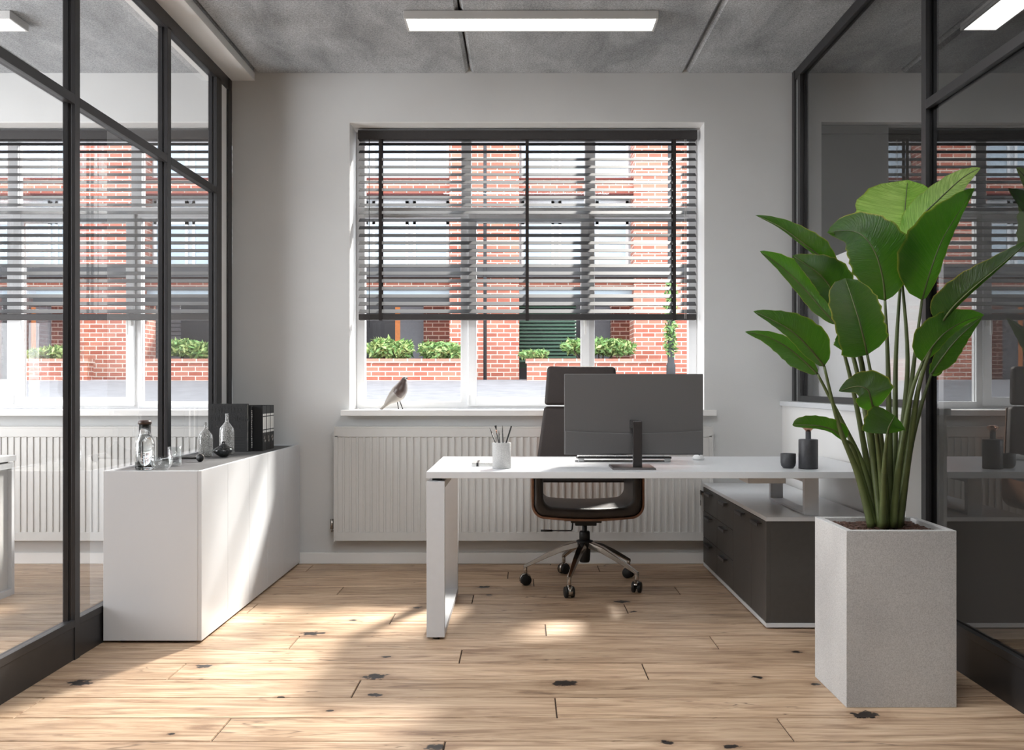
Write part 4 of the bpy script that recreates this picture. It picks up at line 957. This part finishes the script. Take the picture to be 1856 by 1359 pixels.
for L_ in LEAVES:
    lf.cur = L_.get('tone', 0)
    pts = [at(x, y, Y0p+dy) for x, y, dy in catmull(L_['m'], 5)]
    n = len(pts)-1; nv = 6; grid = []
    for i, P in enumerate(pts):
        t = i/n; T = (pts[min(i+1, n)]-pts[max(i-1, 0)]).normalized()
        side = Vector((-T.z, 0, T.x))
        if side.length < 1e-4: side = Vector((1, 0, 0))
        side.normalize(); wv = SH[L_['sh']](t)
        wob = 1+.04*math.sin(i*2.3+L_['m'][0][0])
        px2m = P.y/F; row = []
        for j in range(-nv, nv+1):
            u = j/nv
            if u > 0: w_, fo = L_['wl'], L_['fl']
            else: w_, fo = L_['wr'], L_['fr']
            off = side*(u*w_*wv*px2m*wob)
            dep = abs(u)*w_*wv*px2m*fo*(1-.35*abs(u))
            row.append(lf.vert(P+off+Vector((0, dep, 0))))
        grid.append(row)
    lf.smooth = True
    for i in range(n):
        for j in range(2*nv):
            u0, u1 = i/n, (i+1)/n; v0, v1 = j/(2*nv), (j+1)/(2*nv)
            lf.face((grid[i][j], grid[i][j+1], grid[i+1][j+1], grid[i+1][j]), [(u0, v0), (u0, v1), (u1, v1), (u1, v0)])
    # midrib ridge as part of the stalk mesh
    k = len(pts); st.tube([p+Vector((0, -.0005, 0)) for p in pts[:-1]], [.0042*(1-.85*i/k) for i in range(k-1)], 6)
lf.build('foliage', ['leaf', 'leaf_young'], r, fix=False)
STEMS = [
 [(1580, 955, -.05), (1555, 860, -.05), (1520, 770, -.07), (1494, 664, -.08)],
 [(1592, 955, .02), (1566, 850, .03), (1524, 760, .02), (1482, 678, .02)],
 [(1586, 955, .0), (1560, 860, .0), (1545, 810, -.02), (1532, 798, -.04)],
 [(1590, 955, .04), (1570, 830, .04), (1545, 700, .03), (1516, 588, .02)],
 [(1598, 955, -.02), (1578, 800, -.01), (1550, 660, .0), (1518, 560, .01)],
 [(1600, 955, .06), (1580, 800, .05), (1562, 660, .02), (1535, 560, .0), (1520, 496, .0)],
 [(1605, 955, -.06), (1595, 840, -.10), (1583, 742, -.18)],
 [(1608, 955, -.02), (1600, 830, -.06), (1586, 720, -.09), (1572, 643, -.10)],
 [(1612, 955, .0), (1612, 800, .0), (1609, 650, -.01), (1604, 545, -.02)],
 [(1618, 955, .05), (1622, 800, .08), (1624, 640, .10), (1635, 470, .12)],
 [(1622, 955, .02), (1634, 800, .03), (1645, 650, .03), (1632, 480, .05)] ,
 [(1624, 955, -.02), (1640, 800, -.01), (1655, 670, .0), (1671, 544, .0)],
 [(1600, 955, -.08), (1602, 860, -.14), (1608, 785, -.19)],
 [(1628, 955, -.04), (1650, 800, -.08), (1668, 690, -.12), (1705, 587, -.16)],
 [(1618, 955, -.06), (1630, 840, -.09), (1650, 720, -.11), (1672, 656, -.12)],
 [(1630, 955, .02), (1648, 820, .02), (1668, 740, .02), (1688, 678, .02)],
 [(1600, 955, .08), (1585, 820, .10), (1565, 720, .11), (1545, 640, .10)],
]
for P in STEMS:
    pp = catmull(P, 6); n = len(pp); pts = [at(x, y, Y0p+dy) for x, y, dy in pp]
    st.tube(pts, [.0155-.0105*min(1, 1.15*i/n) for i in range(n)], 9)
st.build('stems', 'stem', r)

# ------------------------------------------------------------------ neighbouring rooms
r = empty('white_desk', (-3.4, 4.6, 0), 'white desk with grey side panel seen through the clear glass at far left', 'desk')
bx('desktop', (-4.3, 4.10, .722), (-2.74, 5.09, .752), 'laminate', r, .001)
g = MB(); x0, x1 = -2.79, -2.745; g.box((x0, 4.12, 0), (x1, 4.15, .712)); g.box((x0, 5.05, 0), (x1, 5.08, .712)); g.box((x0, 4.15, 0), (x1, 5.05, .035)); g.box((x0, 4.15, .682), (x1, 5.05, .712)); g.build('leg', 'leg_white', r, .001)
bx('side_panel', (-2.785, 4.15, .035), (-2.765, 5.05, .682), 'radiator', r)
g = MB(); g.box((-4.25, 4.12, 0), (-4.2, 4.15, .712)); g.box((-4.25, 5.05, 0), (-4.2, 5.08, .712)); g.box((-4.25, 4.15, 0), (-4.2, 5.05, .035)); g.box((-4.25, 4.15, .68), (-4.2, 5.05, .712)); g.build('leg', 'leg_white', r, .001)
g = MB(); g.box((-2.789, 4.15, .712), (-2.76, 5.04, .722)); g.build('spacer', 'frame_dark', r)
r = empty('tall_white_cupboard', (1.9, 5.0, 0), 'tall white cupboard seen behind the plant through the smoked glass', 'cupboard')
bx('carcass', (1.845, 4.10, .02), (2.24, 5.93, 1.89), 'bright_white', r, .002)
for y0, y1 in ((4.10, 4.71), (4.71, 5.32), (5.32, 5.93)): bx('door', (2.24, y0+.002, .03), (2.258, y1-.002, 1.88), 'bright_white', r, .001)
bx('plinth', (1.86, 4.12, 0), (2.22, 5.9, .02), 'black', r)
for i, (x, y, lab) in enumerate(((2.46, 4.45, 'black lidded storage box on the floor beyond the smoked glass, nearer the plant'), (2.84, 4.45, 'black lidded storage box on the floor at the right edge of the photo'))):
    e = empty('storage_box', (x, y, 0), lab, 'box', 'black storage boxes in the next room')
    MB().hexa([(x-.15, y-.12, 0), (x+.15, y-.12, 0), (x+.15, y+.12, 0), (x-.15, y+.12, 0), (x-.165, y-.14, .26), (x+.165, y-.14, .26), (x+.165, y+.14, .26), (x-.165, y+.14, .26)]).build('box_body', 'black_box', e, .004)
    bx('lid', (x-.172, y-.147, .258), (x+.172, y+.147, .285), 'black_box', e, .004)

# ------------------------------------------------------------------ the street outside
gr = MB(); GX0, GX1 = -16, 14
for (y0, z0, y1, z1) in ((6.3, .78, 8.5, .80), (8.5, .80, 15.2, 1.215), (15.2, 1.215, 18.2, 1.25)):
    gr.face([gr.vert(p_) for p_ in ((GX0, y0, z0), (GX1, y0, z0), (GX1, y1, z1), (GX0, y1, z1))])
    gr.face([gr.vert(p_) for p_ in ((GX0, y0, z0-.2), (GX0, y1, z1-.2), (GX1, y1, z1-.2), (GX1, y0, z0-.2))])
S(gr.build('ground_pavement', 'paving'))
YG = 15.0; sg = F/YG
def gwall(px0, px1, label, side=None):
    x0, x1 = (px0-CX)/sg, (px1-CX)/sg
    e = empty('garden_wall', ((x0+x1)/2, YG, 1.2), label, 'garden wall', 'low brick garden walls across the street')
    m_ = MB(); m_.box((x0, YG, 1.15), (x1, YG+.22, 1.48)); m_.build('brickwork', 'brick', e)
    m_ = MB(); m_.box((x0-.02, YG-.02, 1.48), (x1+.02, YG+.24, 1.555)); m_.build('coping', 'coping', e)
gwall(640, 846, 'low brick garden wall across the street seen left of the bird')
gwall(955, 1212, 'low brick garden wall across the street seen right of centre behind the chair')
gwall(30, 158, 'low brick garden wall seen through the glass at far left')
gwall(246, 400, 'low brick garden wall seen through the left glass above the sideboard')
# building
YFc = 16.2; sf = F/YFc
X_ = lambda px: (px-CX)/sf
Z_ = lambda py: EYE+(CY-py)/sf
bd = empty('brick_apartment_building', (0, YFc, 1.2), 'red brick apartment building with brick piers across the street', 'building')
piers = [(816, 941), (1147, 1262), (1440, 1560), (476, 590), (150, 262), (-170, -60)]
for a_, b2 in piers:
    bx('brick_pier', (X_(a_), YFc-.15, 1.0), (X_(b2), YFc+.5, 8.6), 'brick', bd)
m_ = MB(); m_.box((X_(-500), YFc+1.6, 1.0), (X_(1900), YFc+1.9, 3.0)); m_.build('ground_floor_wall', 'ext_dark', bd)
bx('upper_wall', (X_(-500), YFc+.35, 3.0), (X_(1900), YFc+.6, 8.6), 'render', bd)
for (y_t, y_b, mt, nm, dep) in ((327, 352, 'brick', 'brick_band', -.05), (506, 524, 'brick', 'brick_band', -.02), (486, 506, 'ext_dark', 'canopy', -.35), (524, 540, 'ext_window', 'clerestory', .1), (540, 548, 'ext_dark', 'soffit_band', .0)):
    bx(nm, (X_(-500), YFc+dep, Z_(y_b)), (X_(1900), YFc+.5, Z_(y_t)), mt, bd)
bx('capping', (X_(-500), YFc-.1, Z_(327)), (X_(1900), YFc+.4, Z_(324)), 'ext_cap', bd)
bx('capping', (X_(-500), YFc-.1, Z_(354)), (X_(1900), YFc+.4, Z_(351)), 'ext_cap', bd)
gaps = [(941, 1147), (590, 816), (262, 476), (-60, 150), (1262, 1440)]
for a_, b2 in gaps:
    w_ = (b2-a_)
    for (yt, yb) in ((228, 322), (358, 392), (396, 484)):
        nwin = 3
        for q in range(nwin):
            p0 = a_+w_*(q+.06)/nwin; p1 = a_+w_*(q+.94)/nwin
            f_ = MB(); x0, x1, z0, z1 = X_(p0), X_(p1), Z_(yb), Z_(yt); t_ = .05; yy = YFc+.30
            f_.box((x0, yy, z0), (x0+t_, yy+.05, z1)); f_.box((x1-t_, yy, z0), (x1, yy+.05, z1)); f_.box((x0, yy, z0), (x1, yy+.05, z0+t_)); f_.box((x0, yy, z1-t_), (x1, yy+.05, z1))
            wf = f_.build('window', 'ext_frame', bd)
            bx('pane', (x0+t_, yy+.02, z0+t_), (x1-t_, yy+.03, z1-t_), 'ext_window', wf)
    # entrance level behind the piers
    yy = YFc+1.0; sq = F/yy; XX = lambda px: (px-CX)/sq
    m_ = MB(); n_ = 22
    for q in range(n_):
        z = 1.45+q*.075; m_.box((XX(a_), yy, z), (XX(a_+w_*.30), yy+.05, z+.055))
    m_.build('louvre_panel', 'ext_green' if a_ == 941 else 'ext_grey', bd)
    bx('timber_panel', (XX(a_+w_*.56), yy-.02, 1.2), (XX(a_+w_*.60), yy+.05, Z_(548)), 'ext_orange', bd)
    bx('entrance_door', (XX(a_+w_*.60), yy-.02, 1.2), (XX(a_+w_*.80), yy+.05, Z_(548)), 'ext_grey', bd)
    bx('dark_brick_return', (XX(a_+w_*.80), yy-.3, 1.0), (XX(b2+8), yy+.1, Z_(545)), 'brick_dark', bd)
bx('louvre_backing', (X_(941), YFc+.34, Z_(655)), (X_(1046), YFc+.36, Z_(548)), 'ext_dark', bd)
m_ = MB()
for q in range(17):
    z = Z_(655)+q*.063; m_.hexa([(X_(941), YFc+.27, z), (X_(1046), YFc+.27, z), (X_(1046), YFc+.33, z+.02), (X_(941), YFc+.33, z+.02), (X_(941), YFc+.27, z+.03), (X_(1046), YFc+.27, z+.03), (X_(1046), YFc+.33, z+.05), (X_(941), YFc+.33, z+.05)])
m_.build('louvre_screen', 'ext_green', bd)
dp = empty('drainpipe', (X_(881), YFc-.45, 1.2), 'thin dark drainpipe running down the brick pier across the street', 'pipe')
MB().tube([(X_(881), YFc-.45, 1.2), (X_(881), YFc-.45, 8.0)], .03, 10).build('pipe', 'ext_dark', dp)
sp_ = empty('street_post', ((1216-CX)*14.2/F, 14.2, 1.15), 'dark street post wrapped in greenery seen at the right of the window', 'post')
px_ = (1216-CX)*14.2/F
MB().lathe([(.07, 0), (.07, .3), (.05, .35), (.045, 6)], (px_, 14.2, 1.13), 14).build('pole', 'ext_dark', sp_)
def leafball(mb, c, rx, ry, rz, n, rnd, size=.06):
    for _ in range(n):
        while True:
            u = Vector((rnd.uniform(-1, 1), rnd.uniform(-1, 1), rnd.uniform(-1, 1)))
            if .25 < u.length < 1: break
        P = Vector((c[0]+u.x*rx, c[1]+u.y*ry, c[2]+u.z*rz)); a_ = Vector((rnd.uniform(-1, 1), rnd.uniform(-1, 1), rnd.uniform(-.6, 1))).normalized()
        b_ = a_.cross(Vector((rnd.uniform(-1, 1), rnd.uniform(-1, 1), rnd.uniform(-1, 1)))).normalized(); s_ = size*rnd.uniform(.6, 1.3)
        mb.cur = 0 if rnd.random() < .6 else 1
        mb.face([mb.vert(P-a_*s_), mb.vert(P+b_*s_*.32), mb.vert(P+a_*s_), mb.vert(P-b_*s_*.32)])
    mb.cur = 0
rnd = random.Random(11)
m_ = MB()
for zz in (2.0, 2.3, 2.55, 1.75): leafball(m_, (px_, 14.2, zz), .10, .10, .2, 160, rnd, .05)
m_.build('foliage', ['bush_leaf', 'bush_leaf2'], sp_)
def bush(px, py, wpx, hpx, label, n=1500, pale=False):
    Y = 15.55; s_ = F/Y; x = (px-CX)/s_; z = EYE+(CY-py)/s_; rx = wpx/2/s_; rz = hpx/2/s_
    e = empty('shrub', (x, Y, 1.25), label, 'shrub', 'green shrubs behind the garden walls')
    m_ = MB()
    for k_ in range(7):
        t_ = (k_/6-.5)*1.5; leafball(m_, (x+t_*rx*.85, Y+rnd.uniform(-.1, .1), z+rnd.uniform(-.25, .15)*rz), rx*.42, .26, rz*.85, n//7, rnd, .065)
    m_.build('foliage', ['bush_leaf', 'bush_leaf2'] if not pale else ['bush_leaf2', 'bush_leaf'], e)
    t2 = MB()
    for k_ in range(8): t2.tube([(x+rnd.uniform(-.3, .3)*rx, Y, 1.2), (x+rnd.uniform(-.8, .8)*rx, Y+rnd.uniform(-.1, .1), z+.2*rz)], .012, 5)
    t2.build('stems', 'twig', e)
bush(707, 632, 84, 40, 'pale variegated shrub left of centre behind the brick wall', 1800, True)
bush(800, 635, 80, 36, 'rounded green shrub left of the window mullion behind the brick wall')
bush(968, 641, 52, 15, 'low sparse shrub just right of the middle brick pier', 500)
bush(1085, 628, 130, 32, 'wide leafy green shrub behind the brick wall on the right', 2200)
bush(92, 640, 96, 28, 'low pale shrub seen through the glass at far left', 1200, True)
bush(345, 632, 90, 36, 'green shrub seen through the left glass above the sideboard', 1500)
